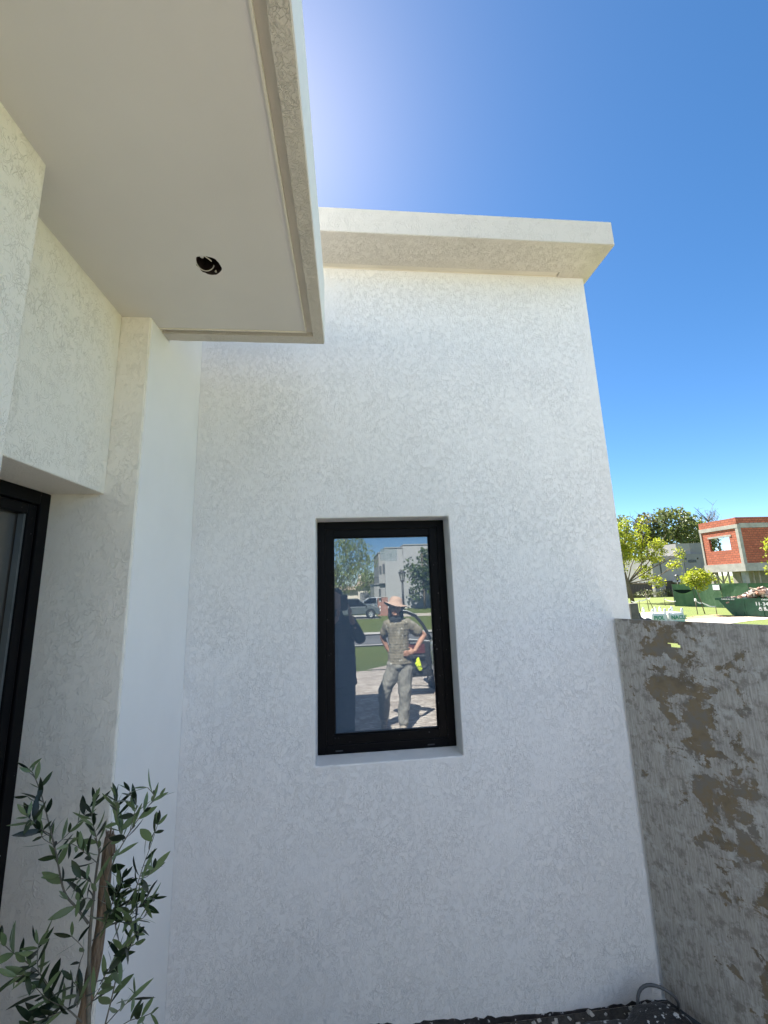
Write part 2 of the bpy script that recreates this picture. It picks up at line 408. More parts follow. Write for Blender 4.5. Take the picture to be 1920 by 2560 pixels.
# canopy
canopy = bpy.data.objects.new('canopy', None); COL.objects.link(canopy); canopy.location = (-0.5, 0, ZC); canopy.matrix_world = Matrix.Translation((-0.5, 0, ZC)); canopy.parent = house
canopy.matrix_parent_inverse = house.matrix_world.inverted()
boxes('slab', [((-6, -1.07, 3.07), (-0.135, 1.573, 3.188))], m_wall, canopy)
def rough_band(name, x0, x1, y0, y1, z0, z1, mat, parent):
    """edge band with hand-plastered wobbling arrises"""
    bm = bmesh.new()
    along_y = (y1 - y0) > (x1 - x0)
    n = int(max(y1 - y0, x1 - x0) / 0.02)
    rings = []
    for i in range(n + 1):
        s = i / n
        w = lambda k, a: a * noise.noise(Vector((s * n * 0.35, k * 9.1, 2.0)))
        if along_y:
            y = y0 + (y1 - y0) * s; X0, X1 = x0, x1
            ring = [(X0 + w(1, .0015), y, z0 + w(2, .0015)), (X1 + w(3, .0025), y, z0 + w(4, .002)), (X1, y, z1), (X0, y, z1)]
        else:
            x = x0 + (x1 - x0) * s
            ring = [(x, y1 + w(1, .002), z0 + w(2, .002)), (x, y0 + w(3, .0015), z0 + w(4, .0015)), (x, y0, z1), (x, y1, z1)]
        rings.append([bm.verts.new(p) for p in ring])
    for a, b in zip(rings, rings[1:]):
        for k in range(4): bm.faces.new((a[k], b[k], b[(k + 1) % 4], a[(k + 1) % 4]))
    bm.faces.new(rings[0]); bm.faces.new(rings[-1]); fixn(bm)
    return link_mesh(name, bm, mat, parent)
rough_band('edge_band', -0.135, -0.092, -1.07, 1.623, ZC, 3.18, m_rough, canopy)
rough_band('end_band', -0.755, -0.1355, 1.573, 1.6225, ZC + 0.0005, 3.18, m_rough, canopy)
boxes('fascia', [((-0.0925, -1.07, ZC + 0.006), (-0.0885, 1.6205, 3.192))], m_smooth, canopy)
boxes('end_fascia', [((-0.755, 1.6235, ZC + 0.006), (-0.0935, 1.6265, 3.19))], m_smooth, canopy)
boxes('shadow_groove', [((-0.1605, -1.07, 2.905), (-0.1355, 1.5725, 2.92)), ((-1.3, 1.5465, 2.906), (-0.1606, 1.5725, 2.921))], m_trim, canopy)
boxes('edge_bead', [((-0.1665, -1.07, 2.8845), (-0.1607, 1.546, 2.904)), ((-1.3, 1.5405, 2.885), (-0.1667, 1.546, 2.904))], m_trim, canopy)
boxes('wing_roof', [((-6, 1.5735, 3.07), (-1.31, 2.295, 3.18))], m_wall, house)
# soffit board with the hole cut for a lamp
bm = bmesh.new()
hc = Vector((-0.446, 1.202)); outer = [(-1.6, -1.07), (-0.1668, -1.07), (-0.1668, 1.5403), (-1.6, 1.5403)]
ring = []
for k in range(34):
    a = 2 * math.pi * k / 34
    r = 0.036 + 0.005 * noise.noise(Vector((math.cos(a) * 2.2, math.sin(a) * 2.2, 5.0))) + random.uniform(-.0012, .0012)
    ring.append(bm.verts.new((hc.x + r * 1.08 * math.cos(a), hc.y + r * 1.12 * math.sin(a), 2.889)))
ov = [bm.verts.new((x, y, 2.889)) for x, y in outer]
ed = [bm.edges.new((ov[i], ov[(i + 1) % 4])) for i in range(4)] + [bm.edges.new((ring[i], ring[(i + 1) % 34])) for i in range(34)]
bmesh.ops.triangle_fill(bm, edges=ed, use_beauty=True)
fixn(bm)
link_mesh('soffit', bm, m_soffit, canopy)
bm = bmesh.new()                                                       # ragged rim of the hole and the cavity
lo = [bm.verts.new(v) for v in [(hc.x + (0.036 + 0.005 * noise.noise(Vector((math.cos(a) * 2.2, math.sin(a) * 2.2, 5.0))) + 0.0016) * 1.08 * math.cos(a), hc.y + (0.036 + 0.005 * noise.noise(Vector((math.cos(a) * 2.2, math.sin(a) * 2.2, 5.0))) + 0.0016) * 1.12 * math.sin(a), 2.8902) for a in [2 * math.pi * k / 34 for k in range(34)]]]
hi = [bm.verts.new((v.co.x, v.co.y, 2.904)) for v in lo]
big = [bm.verts.new((hc.x + (v.co.x - hc.x) * 1.5, hc.y + (v.co.y - hc.y) * 1.5, 2.9045)) for v in lo]
top = [bm.verts.new((v.co.x, v.co.y, 3.03)) for v in big]
for a, b in ((lo, hi), (hi, big), (big, top)):
    for k in range(34): bm.faces.new((a[k], a[(k + 1) % 34], b[(k + 1) % 34], b[k]))
bm.faces.new(top); fixn(bm)
bmesh.ops.reverse_faces(bm, faces=bm.faces[:])
m_cav = simple('cavity', (0.035, 0.024, 0.020), 0.9, 0.5, 60)
link_mesh('lamp_hole', bm, m_cav, canopy)
bm = bmesh.new()
lp = [Vector((hc.x - 0.012 + 0.027 * math.cos(a), hc.y - 0.006 + 0.033 * math.sin(a), 2.893 + 0.004 * math.sin(a * 2))) for a in [R(20 + 320 * k / 26) for k in range(27)]]
tube(bm, lp, 0.0016, 6)
lathe(bm, [(0.001, 2.90), (0.005, 2.8925), (0.006, 2.8905), (0.001, 2.8895)], (hc.x - 0.012, hc.y - 0.034, 0), 10)
lathe(bm, [(0.001, 2.90), (0.004, 2.8925), (0.001, 2.8905)], (hc.x + 0.012, hc.y + 0.03, 0), 8)
link_mesh('wire', bm, simple('white_wire', (0.62, 0.58, 0.5), 0.5), canopy)

# window
win = bpy.data.objects.new('window', None); COL.objects.link(win); win.location = (0.18, 2.12, 1.03); win.matrix_world = Matrix.Translation((0.18, 2.12, 1.03)); win.parent = house
win.matrix_parent_inverse = house.matrix_world.inverted()
e = 0.0008
boxes('frame', frame_boxes(WX0 + e, WX1 - e, WZ0 + e, WZ1 - e, 0.040, 2.117, 2.185), m_black, win, bevel=0.002)
boxes('sash', frame_boxes(-0.1175, 0.4765, 1.0755, 2.1225, 0.0395, 2.1195, 2.165), m_black, win, bevel=0.002)
boxes('glazing_bead', frame_boxes(-0.0785, 0.4375, 1.1145, 2.0835, 0.005, 2.128, 2.139), m_black, win, bevel=0.001)
boxes('seal', frame_boxes(-0.1215, 0.4805, 1.0715, 2.1265, 0.006, 2.124, 2.16), m_dark, win)
m_cov = simple('cover_grey', (0.05, 0.05, 0.05), 0.3)
for x in (-0.075, 0.375): boxes('drain_cover', [((x, 2.1145, 1.045), (x + 0.035, 2.1168, 1.050))], m_cov, win)
t = MT('reflective_glass')
gl = t.n.new('ShaderNodeBsdfGlossy'); gl.inputs['Roughness'].default_value = 0.0; gl.inputs['Color'].default_value = (0.93, 0.97, 1.0, 1)
tp = t.n.new('ShaderNodeBsdfTransparent'); tp.inputs['Color'].default_value = (0.30, 0.38, 0.45, 1)
mx = t.n.new('ShaderNodeMixShader'); mx.inputs[0].default_value = 0.24
t.link(tp.outputs[0], mx.inputs[1]); t.link(gl.outputs[0], mx.inputs[2])
df = t.n.new('ShaderNodeBsdfDiffuse'); df.inputs[0].default_value = (0.42, 0.58, 0.78, 1)
dust = t.ramp(t.noise(150, 2, 0.5), [(0.72, 0.0), (0.745, 0.55)])
sep = t.n.new('ShaderNodeSeparateXYZ'); t.link(t.pos, sep.inputs[0])
lowm = t.ramp(sep.outputs[2], [(0.0, 1.0), (1.0, 0.0)])
zz = t.n.new('ShaderNodeMapRange'); zz.inputs[1].default_value = 1.1; zz.inputs[2].default_value = 1.45; zz.inputs[3].default_value = 1.0; zz.inputs[4].default_value = 0.0
t.link(sep.outputs[2], zz.inputs[0])
fac = t.math('ADD', t.math('MULTIPLY', dust, zz.outputs[0]), 0.16)
mx2 = t.n.new('ShaderNodeMixShader'); t.link(fac, mx2.inputs[0]); t.link(mx.outputs[0], mx2.inputs[1]); t.link(df.outputs[0], mx2.inputs[2])
t.link(mx2.outputs[0], t.out.inputs[0]); m_glass = t.m
boxes('pane', [((-0.0775, 2.14, 1.113), (0.4365, 2.146, 2.085))], m_glass, win)
t = MT('clear_sticker')
tp = t.n.new('ShaderNodeBsdfTransparent'); t.fin((0.85, 0.97, 0.97), 0.5)
mx = t.n.new('ShaderNodeMixShader'); mx.inputs[0].default_value = 0.24
t.link(tp.outputs[0], mx.inputs[1]); t.link(t.b.outputs[0], mx.inputs[2]); t.link(mx.outputs[0], t.out.inputs[0])
boxes('sticker', [((0.170, 2.1387, 1.955), (0.206, 2.1397, 2.018)), ((0.2062, 2.1387, 1.952), (0.262, 2.1397, 2.016))], t.m, win)

# entrance door beside the pillar
door = bpy.data.objects.new('door', None); COL.objects.link(door); door.location = (XD, 1.2, 0); door.matrix_world = Matrix.Translation((XD, 1.2, 0)); door.parent = house
door.matrix_parent_inverse = house.matrix_world.inverted()
def yz_frame(y0, y1, z0, z1, w, x0, x1):
    return [((x0, y0, z0), (x1, y0 + w, z1)), ((x0, y1 - w, z0), (x1, y1, z1)), ((x0, y0 + w, z1 - w), (x1, y1 - w, z1)), ((x0, y0 + w, z0), (x1, y1 - w, z0 + w))]
boxes('frame', yz_frame(0.60, YB - 0.001, 0.001, 2.1765, 0.045, XD - 0.07, XD), m_black, door, bevel=0.003)
boxes('leaf', yz_frame(0.65, YB - 0.05, 0.05, 2.128, 0.035, XD - 0.055, XD - 0.006), m_black, door, bevel=0.003)
boxes('track', [((XD - 0.03, YB - 0.094, 0.09), (XD - 0.012, YB - 0.0855, 2.092))], simple('aluminium_edge', (0.18, 0.2, 0.21), 0.35, Metallic=0.6), door)
t = MT('door_glass')
gl = t.n.new('ShaderNodeBsdfGlossy'); gl.inputs['Roughness'].default_value = 0.02; gl.inputs['Color'].default_value = (0.9, 0.92, 0.95, 1)
t.fin((0.06, 0.055, 0.048), 0.3); mx = t.n.new('ShaderNodeMixShader'); mx.inputs[0].default_value = 0.10
t.link(t.b.outputs[0], mx.inputs[1]); t.link(gl.outputs[0], mx.inputs[2]); t.link(mx.outputs[0], t.out.inputs[0])
boxes('pane', [((XD - 0.04, 0.68, 0.08), (XD - 0.034, YB - 0.084, 2.1))], t.m, door)

# bitumen coat at the foot of the wall
m_bit = MT('bitumen')
sp = m_bit.ramp(m_bit.noise(48, 3, 0.6), [(0.62, 0.0), (0.65, 1.0)])
m_bit = m_bit.fin(m_bit.mix(sp, m_bit.ramp(m_bit.noise(12, 4, 0.7), [(0.4, (0.012, 0.011, 0.012)), (0.7, (0.06, 0.05, 0.05))]), (0.5, 0.5, 0.5)), 0.7, m_bit.bump(m_bit.noise(70, 3, 0.7), 0.8, 0.004))
bm = bmesh.new(); vs = []
n = 120
for i in range(n + 1):
    x = -0.6 + 2.035 * i / n
    z = 0.058 - 0.050 * max(0, min(1, (x + 0.1) / 1.0)) + 0.012 * noise.noise(Vector((x * 7, 1, 0))) + 0.010 * noise.noise(Vector((x * 33, 5, 0)))
    vs.append((bm.verts.new((x, 1.9975, -0.3)), bm.verts.new((x, 1.9975, z)), bm.verts.new((x, 1.9995, z + 0.001))))
for a, b in zip(vs, vs[1:]):
    bm.faces.new((a[0], b[0], b[1], a[1])); bm.faces.new((a[1], b[1], b[2], a[2]))
fixn(bm)
link_mesh('base_coating', bm, m_bit, house)

# ------------------------------------------------------------------ plywood sheet at the right
t = MT('weathered_plywood')
tc = t.n.new('ShaderNodeTexCoord'); ob = tc.outputs['Object']
grain = t.noise(14, 4, 0.7, t.mapv((9, 9, 0.55), vec=ob))
fine = t.noise(60, 3, 0.7, t.mapv((3, 3, 0.25), vec=ob))
basec = t.ramp(grain, [(0.3, (0.38, 0.352, 0.308)), (0.7, (0.50, 0.468, 0.415))])
basec = t.mix(t.ramp(fine, [(0.35, 0.45), (0.6, 0.0)]), basec, (0.11, 0.10, 0.092))
sx = t.n.new('ShaderNodeSeparateXYZ'); t.link(ob, sx.inputs[0])
# the worn band runs from the torn hole down to the right
lin = t.math('MULTIPLY_ADD', sx.outputs[2], 0.25, -0.595)
ctr = t.math('ADD', sx.outputs[0], lin)                                  # 0 on the band's axis
bias = t.math('MULTIPLY', t.math('ABSOLUTE', ctr), -0.55)
pn = t.noise(9.5, 9, 0.68, ob, 0.25)
patch = t.math('ADD', pn, bias)
brown = t.ramp(patch, [(0.452, 0.0), (0.478, 1.0)])
bc = t.ramp(t.noise(9, 4, 0.6, t.mapv((1, 1, 1), (4, 2, 8), ob)), [(0.38, (0.15, 0.118, 0.078)), (0.5, (0.215, 0.162, 0.095)), (0.62, (0.19, 0.168, 0.138))])
col = t.mix(brown, basec, bc)
small = t.ramp(t.noise(24, 7, 0.75, t.mapv((1, 1, 0.8), (8, 1, 3), ob)), [(0.50, 0.0), (0.60, 0.75)])
col = t.mix(small, col, (0.19, 0.17, 0.14))
pale = t.ramp(t.noise(10, 6, 0.7, t.mapv((1, 1, 1), (1, 9, 2), ob)), [(0.55, 0.0), (0.62, 0.55)])
col = t.mix(t.math('MULTIPLY', pale, t.math('SUBTRACT', 1.0, brown)), col, (0.52, 0.51, 0.475))
# round knots along the top
vk = t.n.new('ShaderNodeTexVoronoi'); vk.feature = 'F1'; vk.inputs['Scale'].default_value = 9.5
t.link(t.mapv((1, 0.0, 0.9), (0.2, 0, 0.35), ob), vk.inputs['Vector'])
ringk = t.ramp(vk.outputs['Distance'], [(0.0, 0.6), (0.14, 0.25), (0.20, 0.75), (0.26, 0.0)])
topm = t.ramp(sx.outputs[2], [(0.0, 0.0), (1.0, 1.0)])
tz = t.n.new('ShaderNodeMapRange'); tz.inputs[1].default_value = 1.45; tz.inputs[2].default_value = 1.56; t.link(sx.outputs[2], tz.inputs[0])
kn = t.math('MULTIPLY', t.math('MULTIPLY', ringk, tz.outputs[0]), t.ramp(t.noise(3, 1, 0.5, ob), [(0.45, 0.2), (0.6, 1.0)]))
col = t.mix(kn, col, (0.06, 0.05, 0.045))
m_ply = t.fin(col, 0.85, t.bump(t.math('ADD', t.math('MULTIPLY', grain, 0.6), t.math('MULTIPLY', brown, -0.5)), 0.7, 0.003))
ud = Vector((0.29, -0.493, 0)).normalized()
bm = bmesh.new()
us = [0, 0.215, 0.228, 0.262, 0.27, 1.22]; vs_ = [0.02, 1.497, 1.503, 1.517, 1.523, 1.6205]
holes = {(1, 3), (2, 2), (2, 3), (3, 2)}
def pq(*q): bm.faces.new([bm.verts.new(c) for c in q])
for i in range(5):
    for j in range(5):
        if (i, j) in holes:
            for (di, dj, q) in ((-1, 0, 'l'), (1, 0, 'r'), (0, -1, 'b'), (0, 1, 't')):
                if (i + di, j + dj) not in holes:
                    u0, u1, v0, v1 = us[i], us[i + 1], vs_[j], vs_[j + 1]
                    a, b = {'l': ((u0, v0), (u0, v1)), 'r': ((u1, v0), (u1, v1)), 'b': ((u0, v0), (u1, v0)), 't': ((u0, v1), (u1, v1))}[q]
                    pq((a[0], 0, a[1]), (b[0], 0, b[1]), (b[0], 0.018, b[1]), (a[0], 0.018, a[1]))
            continue
        u0, u1, v0, v1 = us[i], us[i + 1], vs_[j], vs_[j + 1]
        pq((u0, 0, v0), (u1, 0, v0), (u1, 0, v1), (u0, 0, v1)); pq((u0, 0.018, v0), (u0, 0.018, v1), (u1, 0.018, v1), (u1, 0.018, v0))
for a, b in (((0, .02), (1.22, .02)), ((1.22, .02), (1.22, 1.6205)), ((1.22, 1.6205), (0, 1.6205)), ((0, 1.6205), (0, .02))):
    pq((a[0], 0, a[1]), (b[0], 0, b[1]), (b[0], 0.018, b[1]), (a[0], 0.018, a[1]))
bmesh.ops.remove_doubles(bm, verts=bm.verts[:], dist=1e-5); fixn(bm)
ply = link_mesh('plywood_sheet', bm, m_ply)
ply.matrix_world = Matrix.Translation((1.342, 1.986, 0)) @ Matrix(((ud.x, -ud.y, 0, 0), (ud.y, ud.x, 0, 0), (0, 0, 1, 0), (0, 0, 0, 1)))
tag(ply, 'weathered grey plywood sheet with peeling brown patches standing beside the white wall', 'plywood sheet')
# torn veneer tabs round the hole
# ------------------------------------------------------------------ black sack and cable at the foot of the wall
m_sack = MT('splattered_black')
sp = m_sack.ramp(m_sack.noise(34, 3, 0.6), [(0.60, 0.0), (0.63, 1.0)])
m_sack = m_sack.fin(m_sack.mix(sp, (0.014, 0.014, 0.016), (0.55, 0.56, 0.56)), 0.45, m_sack.bump(m_sack.noise(30, 4, 0.7), 0.8, 0.01))
sack = empty('rubble_sack', (1.15, 1.8, 0), 'black plastic rubble sack splashed with white paint at the foot of the wall', 'sack')
def f_sack(bm):
    ball(bm, (1.20, 1.80, 0.03), (0.16, 0.13, 0.10)); ball(bm, (1.02, 1.86, 0.0), (0.20, 0.09, 0.055)); ball(bm, (1.27, 1.74, 0.02), (0.12, 0.12, 0.08))
blob('bag', f_sack, m_sack, sack, 0.012, 4, 0.008, 14)
cab = empty('cable', (1.2, 1.85, 0.1), 'grey cable looped over the black sack by the plywood sheet', 'cable')
bm = bmesh.new()
tube(bm, [Vector((1.165 + 0.085 - 0.085 * math.cos(a), 1.90 + 0.02 * math.sin(a * 2), 0.055 + 0.09 * math.sin(a))) for a in [math.pi * k / 18 for k in range(19)]] , 0.006, 8)
link_mesh('cord', bm, simple('grey_rubber', (0.09, 0.095, 0.10), 0.5), cab, smooth=True); bm = bmesh.new()
tube(bm, [Vector((1.10 + 0.2 * k / 10, 1.72 + 0.03 * math.sin(k * .5), 0.118 + 0.008 * math.sin(k * 0.9))) for k in range(11)], 0.006, 8)
link_mesh('cord', bm, bpy.data.materials['grey_rubber'], cab, smooth=True)

bm = bmesh.new()
for i in range(150):
    x = random.uniform(-.3, 1.35); y = 1.995 - abs(random.gauss(0, .07)) - .006; s_ = random.uniform(.003, .011)
    Q = Matrix.Translation((x, y, s_ * .5)) @ Matrix.Rotation(random.uniform(0, 6.3), 4, Vector((random.uniform(-1, 1), random.uniform(-1, 1), 1)).normalized()) @ Matrix.Diagonal((s_, s_ * .8, s_ * .6, 1))
    obox(bm, Q, (-1, -1, -1), (1, 1, 1))
tag(link_mesh('mortar_crumbs', bm, m_conc), 'mortar crumbs scattered along the foot of the white wall', 'debris', kind='stuff')

grid_sheet('soil', frange(-0.75, 1.44, 0.1), frange(1.62, 1.99, 0.06), 0.006, simple('dark_soil', (0.05, 0.044, 0.038), 0.95, 0.45, 30, 0.02, 60))
# ------------------------------------------------------------------ olive tree and its stake
m_stake = MT('stake_bark')
gr = m_stake.noise(30, 5, 0.7, m_stake.mapv((6, 6, 0.7)))
m_stake = m_stake.fin(m_stake.ramp(gr, [(0.32, (0.10, 0.062, 0.04)), (0.5, (0.24, 0.165, 0.105)), (0.72, (0.36, 0.27, 0.18))]), 0.85, m_stake.bump(gr, 1.0, 0.006))
m_twig = simple('olive_bark', (0.17, 0.155, 0.12), 0.8, 0.25, 60, 0.001, 200)
m_olive = leafmat('olive_leaf', [(0.009, 0.020, 0.007), (0.017, 0.036, 0.010), (0.038, 0.064, 0.020), (0.010, 0.022, 0.010)], 0.15, (0.15, 0.21, 0.09), 0.32)
def cv(x, y, Y):
    """photo-plan coordinates of the small tree (centimetre sketch) to metres, in a plane Y in front of the house"""
    right, up, fwd = Vector(mw.col[0][:3]), Vector(mw.col[1][:3]), -Vector(mw.col[2][:3])
    f = 998.86; u = (x / 3.1146 - 960) / f; v = -(1850 + y / 3.1146 - 1280) / f
    d = right * u + up * v + fwd
    return Vector((0, 0, H)) + d * (Y / d.y)
OY = 1.20
def stake_obj():
    st = empty('tree_stake', (-0.66, OY, 0), 'rough brown wooden stake with a split top tied beside the olive tree', 'stake')
    bm = bmesh.new()
    a, b = cv(655, 2212, OY), cv(872, 740, OY)
    d = (b - a).normalized(); base = a - d * (a.z / d.z) - d * 0.05
    pts = []; rr = []
    n = 40
    for i in range(n + 1):
        s = i / n; p = base + (b - base) * s
        p += Vector((0.004 * math.sin(s * 17), 0.003 * math.sin(s * 23 + 1), 0))
        pts.append(p); rr.append(0.0195 - 0.008 * s + 0.0022 * noise.noise(Vector((s * 16, 2, 0))))
    rr[-1] *= 0.86
    tube(bm, pts, rr, 12)
    for v in bm.verts:
        v.co += Vector((noise.noise(v.co * 60), noise.noise(v.co * 60 + Vector((7, 0, 0))), 0)) * 0.0022
    link_mesh('pole', bm, m_stake, st, smooth=True)
    bm = bmesh.new()
    for k in range(16):                                                  # splinters of the broken head
        p = b + Vector((random.uniform(-.012, .012), random.uniform(-.01, .01), random.uniform(-.05, -.01)))
        tube(bm, [p, p + Vector((random.uniform(-.008, .008), random.uniform(-.006, .006), random.uniform(.02, .055)))], [0.004, 0.0008], 5)
    link_mesh('splinters', bm, m_stake, st)
stake_obj()
olive = empty('olive_tree', (-0.64, 1.17, 0), 'young olive tree with slim grey green leaves beside the dark door', 'tree')
BR = [  # (points in the sketch, radius at base mm, depth at base, depth at tip, leaf density)
    ([(690, 1430), (600, 1310), (500, 1180), (440, 900), (380, 640), (320, 420), (262, 270), (225, 225)], 4.6, 1.17, 1.20, 1.0),
    ([(400, 740), (330, 700), (260, 640), (205, 590)], 2.0, 1.19, 1.13, 1.9),
    ([(335, 515), (270, 480), (215, 440)], 1.6, 1.19, 1.15, 0.7),
    ([(430, 820), (340, 770), (310, 700)], 1.4, 1.19, 1.16, 0.8),
    ([(440, 815), (560, 700), (650, 590), (700, 520)], 1.8, 1.18, 1.24, 1.1),
    ([(745, 1080), (770, 900), (745, 740), (715, 590), (735, 470)], 2.6, 1.16, 1.16, 1.5),
    ([(760, 960), (690, 900), (600, 830), (540, 800)], 1.8, 1.15, 1.10, 1.5),
    ([(790, 1290), (880, 960), (960, 800), (1060, 640), (1160, 510), (1245, 445)], 3.2, 1.16, 1.12, 0.8),
    ([(960, 790), (920, 640), (905, 520), (900, 440)], 2.0, 1.15, 1.12, 2.1),
    ([(1010, 720), (1040, 590), (1060, 500), (1010, 400)], 1.6, 1.14, 1.09, 2.0),
    ([(1160, 510), (1200, 440), (1150, 370)], 1.1, 1.12, 1.10, 0.9),
    ([(900, 1440), (1000, 1260), (1060, 1150), (1115, 980), (1175, 820), (1230, 650)], 2.8, 1.15, 1.10, 1.0),
    ([(1090, 1080), (1150, 1060), (1200, 1000)], 1.3, 1.11, 1.07, 1.5),
    ([(840, 1420), (870, 1280), (920, 1170), (950, 1080)], 2.4, 1.14, 1.09, 2.4),
    ([(860, 1440), (980, 1390), (1090, 1290), (1190, 1230)], 2.4, 1.14, 1.08, 2.2),
    ([(800, 1480), (900, 1420), (1000, 1420), (1110, 1390)], 2.4, 1.14, 1.07, 2.4),
    ([(720, 1560), (800, 1480), (840, 1370), (900, 1300)], 2.2, 1.14, 1.08, 2.2),
    ([(740, 1250), (680, 1230), (610, 1250)], 1.5, 1.15, 1.10, 1.7),
    ([(745, 1160), (690, 1090), (620, 1080)], 1.3, 1.15, 1.11, 1.2),
    ([(815, 2230), (870, 2010), (920, 1780), (945, 1650), (1010, 1560), (1080, 1500)], 3.0, 1.12, 1.06, 1.0),
    ([(780, 1900), (860, 1760), (940, 1660), (1050, 1590)], 2.0, 1.13, 1.06, 1.2),
    ([(700, 2060), (780, 1930), (820, 1820)], 2.4, 1.13, 1.08, 1.6),
    ([(590, 1880), (620, 1740), (650, 1630), (560, 1530)], 2.0, 1.18, 1.14, 0.7),
    ([(600, 2080), (610, 1950), (560, 1870)], 1.8, 1.15, 1.10, 1.4),
    ([(450, 2060), (380, 1920), (300, 1810), (180, 1710), (80, 1640), (0, 1560)], 2.8, 1.12, 1.06, 1.4),
    ([(300, 1810), (290, 1700), (300, 1590)], 1.5, 1.09, 1.06, 2.0),
    ([(270, 1800), (190, 1830), (110, 1850)], 1.4, 1.08, 1.04, 1.8),
    ([(640, 2200), (520, 2090), (450, 2060), (360, 2010), (280, 1930)], 2.6, 1.15, 1.07, 1.8),
    ([(520, 2090), (420, 2140), (300, 2190), (220, 2240)], 2.0, 1.12, 1.06, 1.8),
    ([(820, 2220), (930, 2100), (1010, 2030), (1050, 1990)], 2.0, 1.10, 1.05, 0.9),
    ([(900, 2260), (1000, 2190), (1100, 2160), (1170, 2130)], 1.8, 1.08, 1.03, 1.1),
]
bm = bmesh.new(); lf = bmesh.new()
def leaf(bm, p, d, side, L, W, curl=0.0):
    """lanceolate leaf: two rows of faces folded on the midrib"""
    d = d.normalized(); side = (side - d * side.dot(d)).normalized(); nrm = d.cross(side)
    prof = ((0.0, 0.02), (0.14, 0.55), (0.34, 0.95), (0.55, 1.0), (0.76, 0.72), (0.92, 0.30), (1.0, 0.02))
    mid = []; lft = []; rgt = []
    for s, w in prof:
        c = p + d * (L * s) + nrm * (curl * L * s * s)
        mid.append(bm.verts.new(c)); h = nrm * (0.18 * W * w)
        lft.append(bm.verts.new(c + side * (W * w) + h)); rgt.append(bm.verts.new(c - side * (W * w) + h))
    for i in range(len(prof) - 1):
        for f in ((mid[i], mid[i + 1], lft[i + 1], lft[i]), (rgt[i], rgt[i + 1], mid[i + 1], mid[i])):
            q = bm.faces.new(f); q.smooth = True
stem = [cv(690, 2300, 1.17)]; s0 = stem[0]
stem = [Vector((s0.x + 0.02, 1.17, -0.02)), Vector((s0.x + 0.01, 1.168, 0.4)), s0, cv(690, 1900, 1.165), cv(700, 1500, 1.165), cv(735, 1150, 1.165), cv(760, 950, 1.165), cv(780, 840, 1.16)]
tube(bm, stem, [0.0075, 0.006, 0.0048, 0.0042, 0.0036, 0.003, 0.0024, 0.0018], 9)
for pts, r0, y0, y1, dens in BR:
    n = len(pts); P = [cv(x, y, y0 + (y1 - y0) * i / (n - 1)) for i, (x, y) in enumerate(pts)]
    fine = []
    for i in range(n - 1):                                               # smooth the polyline
        p0, p1, p2, p3 = P[max(i - 1, 0)], P[i], P[i + 1], P[min(i + 2, n - 1)]
        for k in range(5):
            s = k / 5; fine.append(0.5 * ((2 * p1) + (p2 - p0) * s + (2 * p0 - 5 * p1 + 4 * p2 - p3) * s * s + (3 * p1 - p0 - 3 * p2 + p3) * s ** 3))
    fine.append(P[-1])
    m = len(fine); rad = [max(0.0007, r0 * 0.0006 * (1 - 0.75 * i / (m - 1))) for i in range(m)]
    tube(bm, fine, rad, 7)
    tot = sum((b - a).length for a, b in zip(fine, fine[1:]))
    acc = 0.0; step = 0.021 / dens; nxt = step * 0.6 if tot < 0.12 else 0.05; k = 0
    for a, b in zip(fine, fine[1:]):
        seg = (b - a).length
        while nxt <= acc + seg:
            q = a + (b - a) * ((nxt - acc) / seg); ax = (b - a).normalized()
            perp = ax.orthogonal().normalized(); perp.rotate(Matrix.Rotation(k * R(90) + random.uniform(-.5, .5), 3, ax))
            for sgn in (1, -1):
                if random.random() < 0.2: continue
                dd = (ax * random.uniform(0.35, 1.0) + perp * sgn * random.uniform(0.5, 0.95) + Vector((random.uniform(-.2, .2), random.uniform(-.2, .2), random.uniform(-.15, .25))))
                s2 = Vector((random.uniform(-1, 1), random.uniform(-1, 1), random.uniform(-1, 1)))
                L = random.uniform(0.030, 0.060) * (0.8 if nxt / tot > 0.85 else 1.0)
                leaf(lf, q, dd, s2, L, L * random.choice((.08, .10, .12, .14, .155)), random.uniform(-.3, .25))
            k += 1; nxt += step * random.uniform(0.8, 1.2)
        acc += seg
    for sgn in (-1, 1):
        leaf(lf, fine[-1], (fine[-1] - fine[-3]) + Vector((random.uniform(-.01, .01), 0, random.uniform(-.01, .01))), Vector((random.uniform(-1, 1), random.uniform(-1, 1), random.uniform(-1, 1))), random.uniform(.03, .042), 0.0042, 0.1 * sgn)
link_mesh('stem', bm, m_twig, olive, smooth=True)
link_mesh('foliage', lf, m_olive, olive)

# ------------------------------------------------------------------ trees
m_bark = simple('bark', (0.12, 0.095, 0.07), 0.9, 0.3, 5, 0.02, 14)
m_lime = leafmat('lime_leaf', [(0.25, 0.30, 0.016), (0.33, 0.36, 0.024), (0.11, 0.16, 0.012), (0.40, 0.40, 0.05)], 0.52)
m_green = leafmat('green_leaf', [(0.08, 0.115, 0.028), (0.13, 0.16, 0.045), (0.17, 0.19, 0.06), (0.09, 0.11, 0.04)], 0.45)
m_dull = leafmat('dull_leaf', [(0.10, 0.09, 0.035), (0.13, 0.12, 0.045), (0.085, 0.085, 0.035)], 0.35)
m_willow = leafmat('willow_leaf', [(0.19, 0.25, 0.045), (0.26, 0.31, 0.06), (0.13, 0.18, 0.035), (0.30, 0.31, 0.09)], 0.5)
m_plane = leafmat('dark_leaf', [(0.055, 0.095, 0.02), (0.09, 0.14, 0.03), (0.12, 0.17, 0.04), (0.045, 0.075, 0.02)], 0.4)
def rv(): 
    while True:
        v = Vector((random.uniform(-1, 1), random.uniform(-1, 1), random.uniform(-1, 1)))
        if 0.05 < v.length < 1: return v
